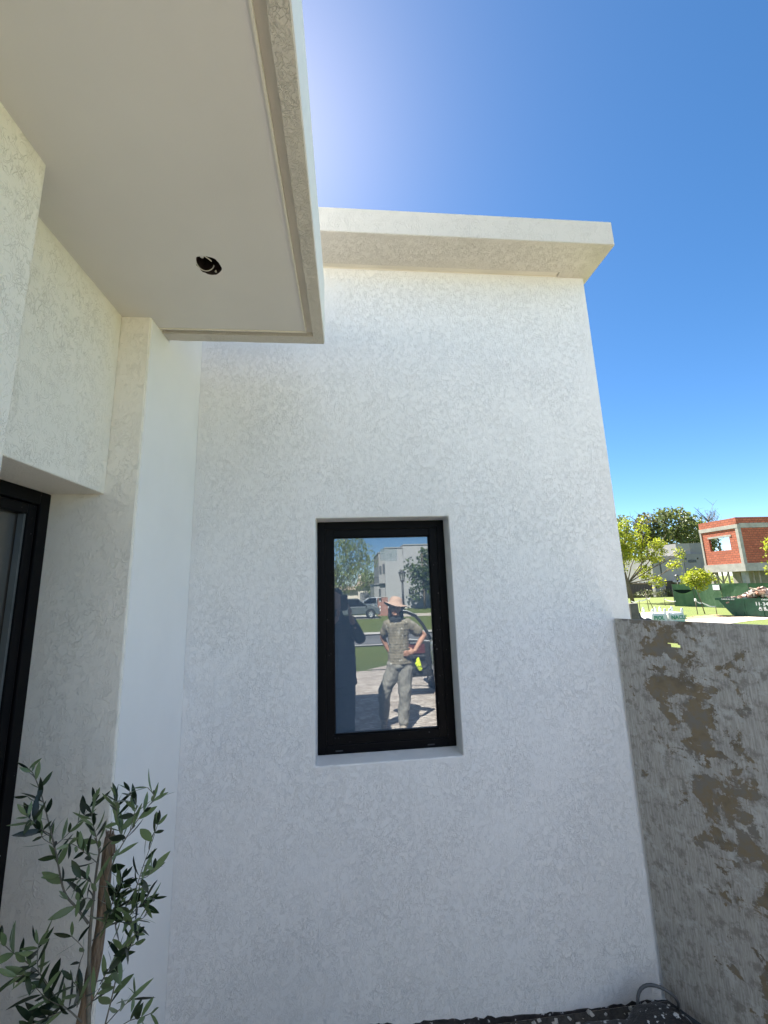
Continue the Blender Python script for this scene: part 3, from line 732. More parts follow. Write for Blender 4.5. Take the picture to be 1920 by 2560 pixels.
def leaf_quad(bm, p, d, s, L, W):
    s = (s - d * s.dot(d)); s = s.normalized() if s.length > 1e-4 else d.orthogonal().normalized()
    a = [bm.verts.new(q) for q in (p, p + d * L * .5 + s * W, p + d * L, p + d * L * .5 - s * W)]
    bm.faces.new(a)
def crown(bm, lumps, n, L, W, droop=0.0, shell=0.55, clump=7, upd=0.0):
    vol = [l[1][0] * l[1][1] * l[1][2] for l in lumps]; tv = sum(v ** 0.75 for v in vol)
    for (c, r), v in zip(lumps, vol):
        k = int(n * v ** 0.75 / tv / clump)
        for _ in range(max(1, k)):
            u = rv(); u = u.normalized() * (u.length ** shell)
            cp = Vector((c[0] + u.x * r[0], c[1] + u.y * r[1], c[2] + u.z * r[2]))
            w = noise.noise(cp * (1.1 / max(r)) * 2.2)
            if w < -0.08: continue
            for _ in range(clump):
                p = cp + rv() * L * 1.6
                d = (rv() + Vector((0, 0, -droop + upd))).normalized()
                leaf_quad(bm, p, d, rv(), L * random.uniform(.7, 1.25), W * random.uniform(.7, 1.2))
def tree(name, base, trunk, limbs, lumps, n, L, W, lm, label, group=None, droop=0.0, cat='tree', clump=7, shell=0.55, upd=0.0):
    t = empty(name, base, label, cat, group)
    bm = bmesh.new()
    tube(bm, [p for p, r in trunk], [r for p, r in trunk], 9)
    for pts, r in limbs: tube(bm, pts, [r * (1 - 0.75 * i / (len(pts) - 1)) for i in range(len(pts))], 6)
    link_mesh('trunk', bm, m_bark, t, smooth=True)
    if n:
        bm = bmesh.new(); crown(bm, lumps, n, L, W, droop, shell, clump, upd)
        link_mesh('crown', bm, lm, t)
    return t
def auto_limbs(top, lumps, r, seed=0, sub=3):
    random.seed(seed); out = []
    for c, rr in lumps:
        c = Vector(c); top_ = Vector(top)
        mid = (top_ + c) * 0.5 + rv() * 0.2 * (c - top_).length
        out.append(([top_, mid, c, c + (c - mid) * 0.5], r))
        for _ in range(sub):
            e = c + Vector((random.uniform(-1, 1) * rr[0], random.uniform(-1, 1) * rr[1], random.uniform(-.4, 1) * rr[2])) * .9
            s = mid + (c - mid) * random.random()
            out.append(([s, (s + e) * .5 + rv() * .15, e], r * .45))
    return out
# yellow-green young tree against the white wall's edge
L1 = [((33.2, 45, 6.9), (.85, .8, 2.0)), ((32.3, 45, 4.4), (.8, .8, 1.9)), ((35.3, 44.8, 7.0), (.65, .7, 1.9)), ((34.4, 45, 4.9), (1.0, .9, 1.3)), ((36.3, 44.6, 4.8), (1.1, .9, 1.2)),
      ((35.0, 45, 2.4), (.8, .7, .8)), ((38.6, 44.6, 3.1), (.7, .6, .45)), ((39.3, 44.6, 4.4), (.5, .5, .75)), ((36.3, 45, 1.2), (.7, .6, .6)), ((32.1, 45, 6.3), (.5, .6, 1.5)), ((37.2, 44.7, 5.7), (.55, .5, .6))]
tree('young_tree', (32.9, 45, -1), [((32.95, 45, -1), .22), ((32.7, 45, .6), .19), ((32.4, 45, 2.6), .15), ((32.5, 45, 4.5), .1)],
     auto_limbs((32.6, 45, 1.2), L1, .07, 3), L1, 9500, 0.22, 0.085, m_lime, 'large yellow green tree rising beside the edge of the white wall', upd=.3, shell=.5)
L2 = [((26.6, 28.7, 1.75), (.75, .7, .45)), ((25.9, 28.7, 1.6), (.55, .5, .42)), ((27.3, 28.6, 1.65), (.45, .5, .35)), ((26.35, 28.6, 1.15), (.45, .4, .3)), ((26.5, 28.8, 2.05), (.4, .4, .25))]
tree('sapling', (26.6, 28.69, -1), [((26.6, 28.69, -1), .035), ((26.4, 28.69, .2), .03), ((26.2, 28.69, 1.3), .02)], auto_limbs((26.25, 28.69, .9), L2, .015, 5), L2, 2600, 0.17, 0.065, m_lime, 'small staked sapling with a round yellow green crown beside the dumpster')
L3 = [((31.3, 26.6, 3.7), (.75, .8, .7)), ((31.1, 26.6, 2.7), (.75, .8, .6)), ((32.2, 26.6, 4.2), (.9, .9, .9)), ((31.0, 26.5, 2.0), (.5, .6, .35)), ((32.3, 26.6, 2.7), (.9, .9, .9))]
tree('street_tree', (32.2, 26.6, -1), [((32.2, 26.6, -1), .08), ((32.2, 26.6, 1.2), .06), ((32.2, 26.6, 3), .03)], auto_limbs((32.2, 26.6, 1.2), L3, .03, 6), L3, 3000, .2, .075, m_lime, 'yellow green tree in front of the brick house, cut by the photo edge')
# dark wood behind the houses
def big(name, base, lumps, n, lm, label, seed, tr=.35, L=.62, W=.24):
    x, y = base
    return tree(name, (x, y, -1), [((x, y, -1), tr), ((x + .4, y, 3), tr * .85), ((x + .2, y, 6.5), tr * .6)], auto_limbs((x + .3, y, 4.5), lumps, tr * .38, seed, 4), lumps, n, L, W, lm, label, group='tall trees behind the houses', shell=.45)
big('tall_tree', (65.5, 75), [((63.5, 75, 11.5), (3.2, 3, 3.6)), ((66.8, 75, 12.3), (3.0, 3, 3.4)), ((69.3, 75, 10.6), (3.0, 3, 3.4)), ((65.5, 74.5, 8.2), (3.4, 3, 2.4)), ((61.6, 75, 9.4), (2.0, 2, 2.6)), ((69.8, 75, 7.4), (2.4, 2, 1.8)), ((64.0, 75, 14.2), (1.4, 1.4, 1.2)), ((68.0, 75, 14.2), (1.3, 1.4, 1.1))], 5200, m_green, 'tall dense green tree behind the grey house, largest of the wood', 11)
big('tall_tree', (75.0, 79), [((73.2, 78, 11.0), (2.2, 2, 3.0)), ((75.2, 78, 9.0), (2.2, 2, 2.6)), ((72.0, 78, 8.2), (2.0, 2, 2.0))], 2400, m_green, 'thin green tree between the dense tree and the brick house', 12)
big('tall_tree', (61.0, 76), [((60.9, 76, 12.0), (1.7, 2, 2.2)), ((60.6, 76, 8.8), (1.6, 2, 2.0))], 1500, m_dull, 'brownish half bare tree left of the dense green tree', 13, .25)
big('tall_tree', (56.5, 77), [((55.6, 77, 12.3), (2.2, 2, 2.4)), ((56.6, 77, 9.0), (2.4, 2, 2.6)), ((54.5, 77, 7.2), (2.2, 2, 2.4)), ((57.5, 77, 6.0), (1.6, 2, 2.0))], 2600, m_green, 'dark green tree behind the yellow green tree by the wall', 14)
def bare(base, top, spread, label, seed, n=70):
    random.seed(seed); t = empty('bare_tree', (base[0], base[1], -1), label, 'tree', 'bare trees on the skyline'); bm = bmesh.new()
    b = Vector((base[0], base[1], -1)); tp = Vector((base[0] + .4, base[1], top))
    tube(bm, [b, b.lerp(tp, .5), tp], [.28, .18, .05], 7)
    for i in range(n):
        s = b.lerp(tp, random.uniform(.35, .95)); a = random.uniform(0, 6.28); l = random.uniform(.4, 1) * spread
        e = s + Vector((math.cos(a) * l * .7, math.sin(a) * l * .7, l * random.uniform(.5, 1.2)))
        m = s.lerp(e, .5) + rv() * .3
        tube(bm, [s, m, e], [.065, .04, .016], 4, caps=False)
        for _ in range(3):
            q = m.lerp(e, random.random()); tube(bm, [q, q + rv() * l * .5 + Vector((0, 0, l * .25))], [.03, .012], 4, caps=False)
    link_mesh('trunk', bm, m_bark, t)
bare((58.6, 76), 14.0, 2.2, 'leafless tree showing thin twigs beside the brownish tree', 21, 60)
bare((78.5, 80), 14.6, 3.6, 'leafless tree spreading above the brick house roof', 22, 80)
bare((71.5, 84), 14.6, 2.6, 'leafless tree peeping over the right of the dense green tree', 23, 40)

# ------------------------------------------------------------------ grey house behind the lawn
m_gh = simple('grey_render', (0.27, 0.262, 0.25), 0.9, 0.08, .7, 0.004, 40)
m_gh2 = simple('dark_render', (0.185, 0.185, 0.19), 0.9, 0.08, .7)
m_hole = simple('dark_glass', (0.012, 0.012, 0.014), 0.2)
m_door = simple('dark_wood', (0.045, 0.036, 0.03), 0.6)
gh = empty('grey_house', (50, 60, -1), 'flat roofed grey rendered house behind the lawn and the yellow green tree', 'house')
boxes('wall', [((45.6, 57.0, -1.2), (50.87, 66, 4.95)), ((50.5, 57.6, 4.9), (52.78, 64, 6.85))], m_gh, gh)
boxes('dark_wall', [((50.88, 56.9, -1.2), (53.5, 66, 5.18)), ((52.79, 57.7, 5.18), (55.4, 64, 6.87)), ((53.51, 57.4, -1.2), (55.2, 64, 5.17))], m_gh2, gh)
for (x0, x1, z0, z1) in ((46.85, 47.05, 2.25, 4.05), (45.62, 45.85, 3.5, 3.95)): boxes('window', [((x0, 56.97, z0), (x1, 57.05, z1))], m_hole, gh)
boxes('window', [((51.5, 56.87, 3.87), (52.84, 56.95, 4.26))], m_hole, gh)
boxes('window', [((45.65, 56.95, 0.2), (46.3, 57.04, .56))], m_hole, gh)
for x in (51.2, 53.15):
    bm = bmesh.new(); lathe(bm, [(0.001, -.03), (.13, -.03), (.13, .03), (.001, .03)], n=12, M=Matrix.Translation((x, 56.9, 4.45)) @ Matrix.Rotation(R(90), 4, 'X')); link_mesh('spotlight', bm, m_hole, gh)
boxes('door', [((47.3, 56.93, -1), (48.75, 57.03, 1.25))], m_door, gh)
boxes('porch_roof', [((48.45, 54.6, 1.02), (51.0, 56.88, 1.25))], simple('white_render', (.7, .69, .67), .8), gh)
def lantern(name, base, h, s, label, group):
    """post lantern: pole, four-sided tapered glass cage, pyramid hood"""
    t = empty(name, base, label, 'street lamp', group); m = simple('lamp_iron', (.02, .02, .022), .5)
    x, y, z = base
    bm = bmesh.new(); tube(bm, [(x, y, z - .1), (x, y, z + .25 * h), (x, y, z + h - s * 1.0)], [.085 * s / .6, .06 * s / .6, .05 * s / .6], 10)
    tube(bm, [(x, y, z + h - s * 1.05), (x, y, z + h - s * .98)], .11 * s / .6, 10); link_mesh('pole', bm, m, t)
    zt = z + h - s * .30; zb = z + h - s * .97
    bm = bmesh.new()
    for k in range(6):
        a = R(60 * k + 30); tube(bm, [(x + .16 * s * math.cos(a), y + .16 * s * math.sin(a), zb), (x + .30 * s * math.cos(a), y + .30 * s * math.sin(a), zt)], .022 * s, 5)
    lathe(bm, [(.0, zb - .01), (.19 * s, zb - .01), (.19 * s, zb + .04 * s), (0, zb + .04 * s)], (x, y, 0), 6)
    link_mesh('cage', bm, m, t)
    bm = bmesh.new(); lathe(bm, [(.145 * s, zb + .045 * s), (.275 * s, zt - .005)], (x, y, 0), 6)
    link_mesh('glass', bm, simple('lamp_glass', (.5, .5, .47), .2, Alpha=0.55), t)
    bm = bmesh.new(); lathe(bm, [(0.001, zt), (.37 * s, zt), (.37 * s, zt + .04 * s), (.17 * s, zt + .17 * s), (.15 * s, zt + .20 * s), (.05 * s, zt + .25 * s), (.03 * s, zt + .31 * s), (.001, zt + .33 * s)], (x, y, 0), 12)
    link_mesh('hood', bm, m, t)
lantern('street_lamp', (46.8, 54.1, -1), 3.15, .85, 'black post lantern in front of the grey house and its porch', 'street lamps')
m_hedge = leafmat('hedge_leaf', [(.06, .09, .02), (.10, .13, .035), (.15, .15, .06), (.22, .21, .12)], .3)
random.seed(31)
for i in range(9):
    x = 42.0 + i * .93; h = random.uniform(.55, 1.0)
    t_ = empty('shrub', (x, 55.9, -1), None, 'shrub', 'shrubs along the foot of the grey house')
    t_['label'] = 'low ragged shrub in the bed along the foot of the grey house'
    bm = bmesh.new(); crown(bm, [((x, 55.9, -1 + h * .5), (.6, .5, h * .55))], 260, .2, .05, -.6, .6, 5)
    link_mesh('foliage', bm, m_hedge, t_)
bm = bmesh.new(); crown(bm, [((48.0, 55.6, -.35), (.28, .28, .75)), ((48.0, 55.6, .35), (.14, .14, .35))], 420, .16, .05, -.5, .6, 5)
cy_ = empty('conifer', (48.0, 55.6, -1), 'small dark conifer beside the door of the grey house', 'shrub'); link_mesh('foliage', bm, m_plane, cy_)
fen = empty('wooden_fence', (42, 57.4, -1), 'dark wooden board fence at the left of the grey house', 'fence')
bm = bmesh.new()
for i in range(22): box(bm, (39.9 + i * .25, 57.3, -1.1), (40.12 + i * .25, 57.36, 1.12 + .06 * math.sin(i * 2.3)))
link_mesh('boards', bm, m_door, fen)
# slanting timber prop by the door
tag(boxes('timber_prop', [((-.06, -.06, 0), (.06, .06, 2.2))], m_door), 'dark timber leaning towards the grey house by its door', 'timber').matrix_world = Matrix.Translation((48.0, 54.9, -1)) @ Matrix.Rotation(R(-38), 4, 'Y')

# ------------------------------------------------------------------ brick house under construction
t = MT('hollow_brick')
sep = t.n.new('ShaderNodeSeparateXYZ'); t.link(t.pos, sep.inputs[0])
cmb = t.n.new('ShaderNodeCombineXYZ'); t.link(t.math('ADD', sep.outputs[0], sep.outputs[1]), cmb.inputs[0]); t.link(sep.outputs[2], cmb.inputs[1])
br = t.n.new('ShaderNodeTexBrick'); br.offset = .5
t.link(t.mix(0.035, cmb.outputs[0], t.n[t.noise(6, 2, .5).node.name].outputs['Color']), br.inputs['Vector'])
br.inputs['Scale'].default_value = 1.0; br.inputs['Brick Width'].default_value = .40; br.inputs['Row Height'].default_value = .205; br.inputs['Mortar Size'].default_value = .022
br.inputs['Color1'].default_value = (.50, .135, .072, 1); br.inputs['Color2'].default_value = (.36, .085, .045, 1); br.inputs['Mortar'].default_value = (.20, .075, .045, 1)
col = t.mix(t.ramp(t.noise(1.6, 4, .65), [(.4, 0.), (.7, .5)]), br.outputs['Color'], (.33, .10, .055))
m_brick = t.fin(col, .9, t.bump(t.math('SUBTRACT', 1.0, br.outputs['Fac']), .8, .03))
m_cc = simple('raw_concrete', (.36, .335, .295), .9, .18, 2.2, .01, 18)
bh = empty('brick_house', (36.3, 34, -1), 'red brick house under construction standing on concrete posts behind green hoarding', 'house')
bm = bmesh.new()
X0 = 36.3
# left face with its window opening, right face, rear faces with openings, parapet
def wallx(bm, x, th, ys, zs, holes):
    for i in range(len(ys) - 1):
        for j in range(len(zs) - 1):
            if (i, j) not in holes: box(bm, (x, ys[i], zs[j]), (x + th, ys[i + 1], zs[j + 1]))
def wally(bm, y, th, xs, zs, holes):
    for i in range(len(xs) - 1):
        for j in range(len(zs) - 1):
            if (i, j) not in holes: box(bm, (xs[i], y, zs[j]), (xs[i + 1], y + th, zs[j + 1]))
wallx(bm, X0 + .02, .18, [34.25, 34.92, 37.22, 37.95], [2.86, 4.17, 5.42, 6.1], {(1, 1)})
wallx(bm, X0 + .03, .17, [34.02, 38.12], [6.5, 7.12], set())
wally(bm, 34.02, .18, [36.62, 44.5], [2.86, 6.12], set())
wally(bm, 34.03, .17, [36.3, 45], [6.58, 7.14], set())
wally(bm, 38.0, .18, [36.5, 37.3, 39.6, 45], [2.86, 3.6, 6.0], {(1, 1)})
wallx(bm, 44.8, .2, [34.2, 38], [2.86, 6.1], set())
fixn(bm); link_mesh('brick_wall', bm, m_brick, bh)
boxes('lintel', [((X0 - .01, 34.8, 5.425), (X0 + .2, 37.3, 5.60))], m_cc, bh)
boxes('ring_beam', [((X0 - .03, 33.97, 6.13), (X0 + .22, 38.15, 6.49)), ((X0 + .22, 33.97, 6.13), (45, 34.2, 6.57)), ((X0 + .22, 37.95, 6.1), (45, 38.15, 6.5))], m_cc, bh)
boxes('column', [((X0 - .02, 33.98, 2.86), (X0 + .30, 34.24, 6.12))], m_cc, bh)
boxes('column', [((X0 - .02, 37.96, 2.86), (X0 + .2, 38.14, 6.12))], m_cc, bh)
boxes('floor_slab', [((X0 - .06, 33.92, 2.12), (45, 38.2, 2.85))], m_cc, bh)
m_board = simple('formwork_board', (.36, .30, .22), .85, .2, 3)
for (x, y, w) in ((36.6, 34.4, .36), (40.5, 34.4, .34), (36.6, 37.8, .3), (44, 34.5, .3), (44, 37.8, .3), (40.5, 37.8, .3)): boxes('post', [((x, y, -1.1), (x + w, y + w, 2.118))], m_cc, bh)
for (x, y) in ((36.5, 37.2), (36.5, 36.6), (36.45, 35.9), (37.0, 35.3), (37.5, 34.5), (38.2, 36), (39, 35), (38.0, 34.4), (38.8, 34.3)): boxes('prop', [((x, y, -1.1), (x + .11, y + .11, 2.118))], m_board, bh)
bm = bmesh.new()
for sg in (-1, 1): tube(bm, [(36.5, 36.65, 1.0), (36.5, 36.65 + sg * .75, 2.1)], .06, 6)
link_mesh('brace', bm, m_board, bh)
boxes('inner_wall', [((38.9, 34.3, -1.1), (39.1, 37.9, 2.118)), ((38.0, 34.3, 2.86), (38.2, 35.8, 6.0))], m_cc, bh)
boxes('roof_slab', [((X0 + .23, 34.21, 6.16), (44.9, 37.94, 6.36))], m_cc, bh)
boxes('window_post', [((36.42, 36.28, 4.17), (36.47, 36.33, 5.42))], m_door, bh)
random.seed(41)
for i, (x, y) in enumerate(((39.5, 44), (42.5, 45), (46, 44), (44, 41))):
    t_ = empty('bush', (x, y, -1), None, 'bush', 'bushes seen under the brick house'); t_['label'] = 'leafy bush seen between the posts under the brick house'
    bm = bmesh.new(); crown(bm, [((x, y, .3), (1.7, 1.2, 1.5))], 500, .3, .11, 0, .5, 6); link_mesh('foliage', bm, (m_lime, m_plane, m_lime, m_plane)[i], t_)

# ------------------------------------------------------------------ green hoarding
t = MT('green_board')
sep = t.n.new('ShaderNodeSeparateXYZ'); t.link(t.pos, sep.inputs[0])
st_ = t.noise(2.2, 5, .7, t.mapv((1, 1, .35)))
m_hoard = t.fin(t.ramp(st_, [(.3, (.10, .19, .105)), (.55, (.145, .25, .14)), (.75, (.20, .30, .185))]), .85, t.bump(t.noise(3, 2, .5), .4, .05))
hd = empty('construction_hoarding', (32.5, 33, -1), 'green painted board hoarding round the building site with a sagging torn panel', 'fence')
FP = [(31.96, 37.74), (32.72, 36.1), (33.0, 33.5), (33.4, 31.35), (33.9, 29.8), (34.6, 27.3), (35.2, 24.5)]
for i, (a, b) in enumerate(zip(FP, FP[1:])):
    a, b = Vector((*a, 0)), Vector((*b, 0)); u = (b - a).normalized(); nrm = Vector((u.y, -u.x, 0))
    if nrm.x > 0: nrm = -nrm
    L = (b - a).length; bm = bmesh.new(); nu, nv = 14, 12
    G = [[None] * (nv + 1) for _ in range(nu + 1)]
    for k in range(nu + 1):
        for j in range(nv + 1):
            s = .01 + .98 * k / nu; z = -1.03 + 2.12 * j / nv
            p = a + u * (L * s) + nrm * (.03 * noise.noise(Vector((i * 3 + s * 2, z, 1))))
            G[k][j] = bm.verts.new((p.x, p.y, z + .015 * math.sin(i * 4)))
    for k in range(nu):
        for j in range(nv):
            # the first panel's net sags: a lens-shaped gap hangs open across it
            if i == 0 and j == 8: continue
            bm.faces.new((G[k][j], G[k + 1][j], G[k + 1][j + 1], G[k][j + 1]))
    if i == 0:
        for k in range(nu + 1):
            s = k / nu; G[k][8].co.z = G[k][9].co.z - .005 - .36 * math.sin(math.pi * min(1, max(0, s))) ; 
            if 0 < k < nu: G[k][8].co += nrm * .06 * math.sin(math.pi * s)
            G[k][7].co.z = min(G[k][7].co.z, G[k][8].co.z - .06); G[k][6].co.z = min(G[k][6].co.z, G[k][7].co.z - .06); G[k][5].co.z = min(G[k][5].co.z, G[k][6].co.z - .05)
    bmesh.ops.solidify(bm, geom=bm.faces[:], thickness=.015)
    link_mesh('panel', bm, m_hoard, hd)
    boxes('post', [((a.x - .03 - nrm.x * .05, a.y - .03, -1.1), (a.x + .03 - nrm.x * .05, a.y + .03, 1.06))], m_door, hd)
a, b = Vector((*FP[0], 0)), Vector((*FP[1], 0)); 
bm = bmesh.new(); o_ = Vector((.18, .08, 0)); q = [bm.verts.new(v) for v in (a + o_ + Vector((0, 0, -.9)), b + o_ + Vector((0, 0, -.9)), b + o_ + Vector((0, 0, .95)), a + o_ + Vector((0, 0, .95)))]
bm.faces.new(q); bmesh.ops.solidify(bm, geom=bm.faces[:], thickness=.02)
link_mesh('gap_backing', bm, simple('gap_dark', (.012, .03, .02), .9), hd)  # dark sheet added behind the torn panel so that its gap looks dark
sgn = empty('notice_board', (32.85, 33.4, .7), 'blank white notice fixed to the green hoarding above the dumpster', 'sign')
Ms = Matrix.Translation((32.90, 34.05, .75)) @ Matrix.Rotation(math.atan2(-2.6, .28), 4, 'Z')
bm = bmesh.new(); obox(bm, Ms, (-.05, -.09, -.22), (.56, -.075, .22)); link_mesh('face', bm, simple('white_board', (.8, .8, .78), .5), sgn)
bm = bmesh.new(); obox(bm, Ms, (.57, -.1, -.24), (.64, -.07, .24)); obox(bm, Ms, (.02, -.1, -.27), (.57, -.07, -.225)); link_mesh('edge', bm, m_hole, sgn)

# ------------------------------------------------------------------ dumpster full of rubble
t = MT('green_steel')
m_dg = t.fin(t.ramp(t.noise(2.5, 5, .7), [(.35, (.008, .045, .022)), (.6, (.012, .075, .036)), (.75, (.03, .10, .055))]), .42, t.bump(t.noise(5, 3, .6), .25, .02))
m_white = simple('white_paint', (.78, .78, .76), .6, .05)
dmp = empty('dumpster', (26.95, 26.82, -1), 'dark green steel skip heaped with rubble on the path by the hoarding', 'dumpster')
uD, nD = Vector((.34, -.94, 0)).normalized(), Vector((.94, .34, 0)).normalized()
MD = Matrix(((uD.x, nD.x, 0, 26.95), (uD.y, nD.y, 0, 26.82), (0, 0, 1, -1), (0, 0, 0, 1)))
bm = bmesh.new()
prof = [(0, 0.03), (2.5, 0.03), (3.2, 1.05), (-.70, 1.05)]; inn = [(.05, .09), (2.45, .09), (3.12, 1.05), (-.62, 1.05)]
W = 1.75
for (y0, y1) in ((0, .03), (W - .03, W)): prism(bm, prof, y0, y1, M=MD)
for (p, q, pi, qi) in ((prof[0], prof[1], inn[0], inn[1]), (prof[1], prof[2], inn[1], inn[2]), (prof[3], prof[0], inn[3], inn[0])):
    prism(bm, [p, q, qi, pi], .0305, W - .0305, M=MD)
fixn(bm); link_mesh('body', bm, m_dg, dmp)
bm = bmesh.new()
obox(bm, MD, (-.88, -.05, 1.051), (3.38, .06, 1.20)); obox(bm, MD, (-.88, W - .06, 1.051), (3.38, W + .05, 1.20)); obox(bm, MD, (-.88, .0605, 1.052), (-.76, W - .0605, 1.199)); obox(bm, MD, (3.26, .0605, 1.052), (3.38, W - .0605, 1.199))
link_mesh('rim', bm, m_dg, dmp)
for x in (.12, .62, 1.7, 2.2): 
    bm = bmesh.new(); obox(bm, MD, (x, -.05, .0), (x + .1, -.002, .26)); link_mesh('foot', bm, m_dg, dmp)
for x in (.75, 1.75):
    bm = bmesh.new(); prism(bm, [(x, .032), (x + .07, .032), (x + .07, 1.05), (x, 1.05)], -.03, -.001, M=MD); fixn(bm); link_mesh('rib', bm, m_dg, dmp)
TX = MD @ Matrix.Rotation(R(90), 4, 'X')
for s, size, x, z, y, bd in (('CARGA AL RAS', .118, -.50, 1.085, -.056, .003), ('CARGA AL RAS', .118, 1.80, 1.085, -.056, .003), ('11-34', .31, 1.40, .74, -.006, .009), ('AEIL', .24, 1.56, .48, -.006, .012)):
    text_mesh('lettering', s, size, TX @ Matrix.Translation((x, z, -y)), m_white, dmp, .003, bd)
bm = bmesh.new(); obox(bm, MD, (1.56, -.008, .405), (2.2, -.003, .43)); link_mesh('underline', bm, m_white, dmp)
m_rub = leafmat('rubble', [(.28, .125, .08), (.33, .28, .235), (.24, .10, .06), (.40, .37, .33), (.32, .18, .12), (.2, .17, .14)], 0.0)
bm = bmesh.new(); random.seed(51)
for i in range(620):
    x = random.uniform(-.7, 3.2); y = random.uniform(.1, W - .1)
    top = 1.10 + .75 * math.exp(-((x - 1.6) / 1.0) ** 2) * (1 - .5 * ((y - W / 2) / (W / 2)) ** 2) + .12 * noise.noise(Vector((x * 3, y * 3, 0)))
    z = top - random.uniform(0, .25); s = random.uniform(.05, .15)
    Q = MD @ Matrix.Translation((x, y, z)) @ Matrix.Rotation(random.uniform(0, 6.3), 4, rv().normalized()) @ Matrix.Diagonal((s, s * random.uniform(.4, .9), s * random.uniform(.3, .6), 1))
    obox(bm, Q, (-1, -1, -1), (1, 1, 1))
rb = link_mesh('rubble', bm, m_rub)
tag(rb, 'heap of broken brick and plaster rubble in the green skip', 'rubble', kind='stuff')
bm = bmesh.new(); Q = MD @ Matrix.Translation((1.55, .3, 1.72)) @ Matrix.Rotation(R(22), 4, 'Y'); obox(bm, Q, (-.45, -.05, -.04), (.45, .05, .04))
tag(link_mesh('plank', bm, m_board), 'short plank lying on top of the rubble in the skip', 'plank')

# ------------------------------------------------------------------ lawn clutter: stakes, tape, bags, post
m_stk = simple('stake_wood', (.15, .11, .08), .9, .2, 8)
m_tape = simple('white_tape', (.75, .75, .72), .6)
def stake(x, y, h, label, lean=(0, 0)):
    bm = bmesh.new(); z = g(x, y); tube(bm, [(x, y, z - .1), (x + lean[0], y + lean[1], z + h)], [.03, .025], 6)
    tag(link_mesh('stake', bm, m_stk), label, 'stake', 'stakes on the lawn')
stake(25.55, 34.1, .95, 'thin wooden stake nearest the white wall holding the barrier tape')
stake(26.15, 33.8, 1.6, 'tall stake between the white bags and the hoarding', (-.1, 0))
stake(26.8, 34.0, 1.15, 'leaning stake beside the tall stake on the lawn', (-.5, 0))
stake(31.9, 38.9, .75, 'short stake at the left end of the green hoarding', (0, 0))
stake(26.2, 28.9, 1.0, 'stake wound with white tape left of the sapling')
stake(27.0, 28.1, .55, 'short stake right of the sapling near the skip')
def tape(pts, label, w=.045):
    bm = bmesh.new(); vs = []
    P = []
    for a, b in zip(pts, pts[1:]):
        a, b = Vector(a), Vector(b)
        for k in range(8): s = k / 8; P.append(a.lerp(b, s) + Vector((0, 0, -.10 * math.sin(math.pi * s) + random.uniform(-.015, .015))))
    P.append(Vector(pts[-1]))
    for p in P: vs.append((bm.verts.new(p + Vector((0, 0, w + random.uniform(-.01, .01)))), bm.verts.new(p - Vector((.02, .02, w)))))
    for a, b in zip(vs, vs[1:]): bm.faces.new((a[0], b[0], b[1], a[1]))
    bmesh.ops.solidify(bm, geom=bm.faces[:], thickness=.004)
    tag(link_mesh('barrier_tape', bm, m_tape), label, 'tape', 'white barrier tapes')
tape([(24.9, 34.2, -.2), (25.55, 34.08, -.15), (26.1, 33.75, .05), (26.5, 33.9, .1)], 'white barrier tape strung between the stakes near the white wall')
tape([(26.2, 28.88, -.02), (26.5, 28.65, -.15), (27.0, 28.1, -.45)], 'white barrier tape running from the sapling to the short stake')
tape([(31.9, 38.9, -.35), (32.0, 37.6, -.55)], 'short end of white tape at the left edge of the hoarding')
bm = bmesh.new()
for k in range(5): tube(bm, [Vector((26.2 + .055 * math.cos(a + k), 28.88 + .055 * math.sin(a + k), -.05 + .04 * k + .02 * math.sin(a * 3))) for a in [2 * math.pi * i / 10 for i in range(11)]], .02, 4)
tag(link_mesh('tape_bundle', bm, m_tape), 'bundle of white tape wrapped round the stake left of the sapling', 'tape')
m_bag = simple('bag_fabric', (.55, .57, .55), .8, .06, 5, .01, 20)
m_txt = simple('bag_print', (.02, .22, .13), .7, .1)
def bigbag(x, y, word, label):
    z = g(x, y); t_ = empty('bulk_bag', (x, y, z), label, 'bag', 'white bulk bags on the lawn')
    def fb(bm):
        box(bm, (x - .42, y - .42, z), (x + .42, y + .42, z + .84))
    bm = bmesh.new(); fb(bm); bmesh.ops.subdivide_edges(bm, edges=bm.edges[:], cuts=7, use_grid_fill=True)
    for v in bm.verts:
        p = v.co; k = 1 + .07 * math.sin(math.pi * (p.z - z) / .84); p.x = x + (p.x - x) * k; p.y = y + (p.y - y) * k
        v.co += Vector((noise.noise(p * 4), noise.noise(p * 4 + Vector((9, 0, 0))), .8 * noise.noise(p * 5))) * .045
    link_mesh('sack', bm, m_bag, t_, smooth=True)
    for sx in (-1, 1):
        for sy in (-1, 1):
            bm = bmesh.new(); cx_, cy_2 = x + sx * .36, y + sy * .36
            pts = [(cx_, cy_2, z + .75), (cx_ + .02 * sx, cy_2, z + .95), (cx_ + .06, cy_2, z + 1.1 + .03 * sy), (cx_ + .12, cy_2 + .03, z + 1.08), (cx_ + .1, cy_2, z + .9), (cx_ + .06, cy_2, z + .75)]
            tube(bm, pts, .035, 5); link_mesh('loop', bm, m_bag, t_, smooth=True)
    ang = math.atan2(-1, .0)
    text_mesh('print', word, .30, Matrix.Translation((x - .38, y - .475, z + .50)) @ Matrix.Rotation(R(90), 4, 'X'), m_txt, t_, .004, .006)
    bm = bmesh.new(); box(bm, (x - .36, y - .474, z + .25), (x + .36, y - .465, z + .42)); link_mesh('band', bm, simple('band_green', (.25, .5, .38), .7), t_)
bigbag(17.25, 22.0, 'PIOL', 'white bulk bag lettered in green beside the black bin bag')
bigbag(18.2, 21.9, 'NACLE', 'white bulk bag lettered in green, the one nearer the path')
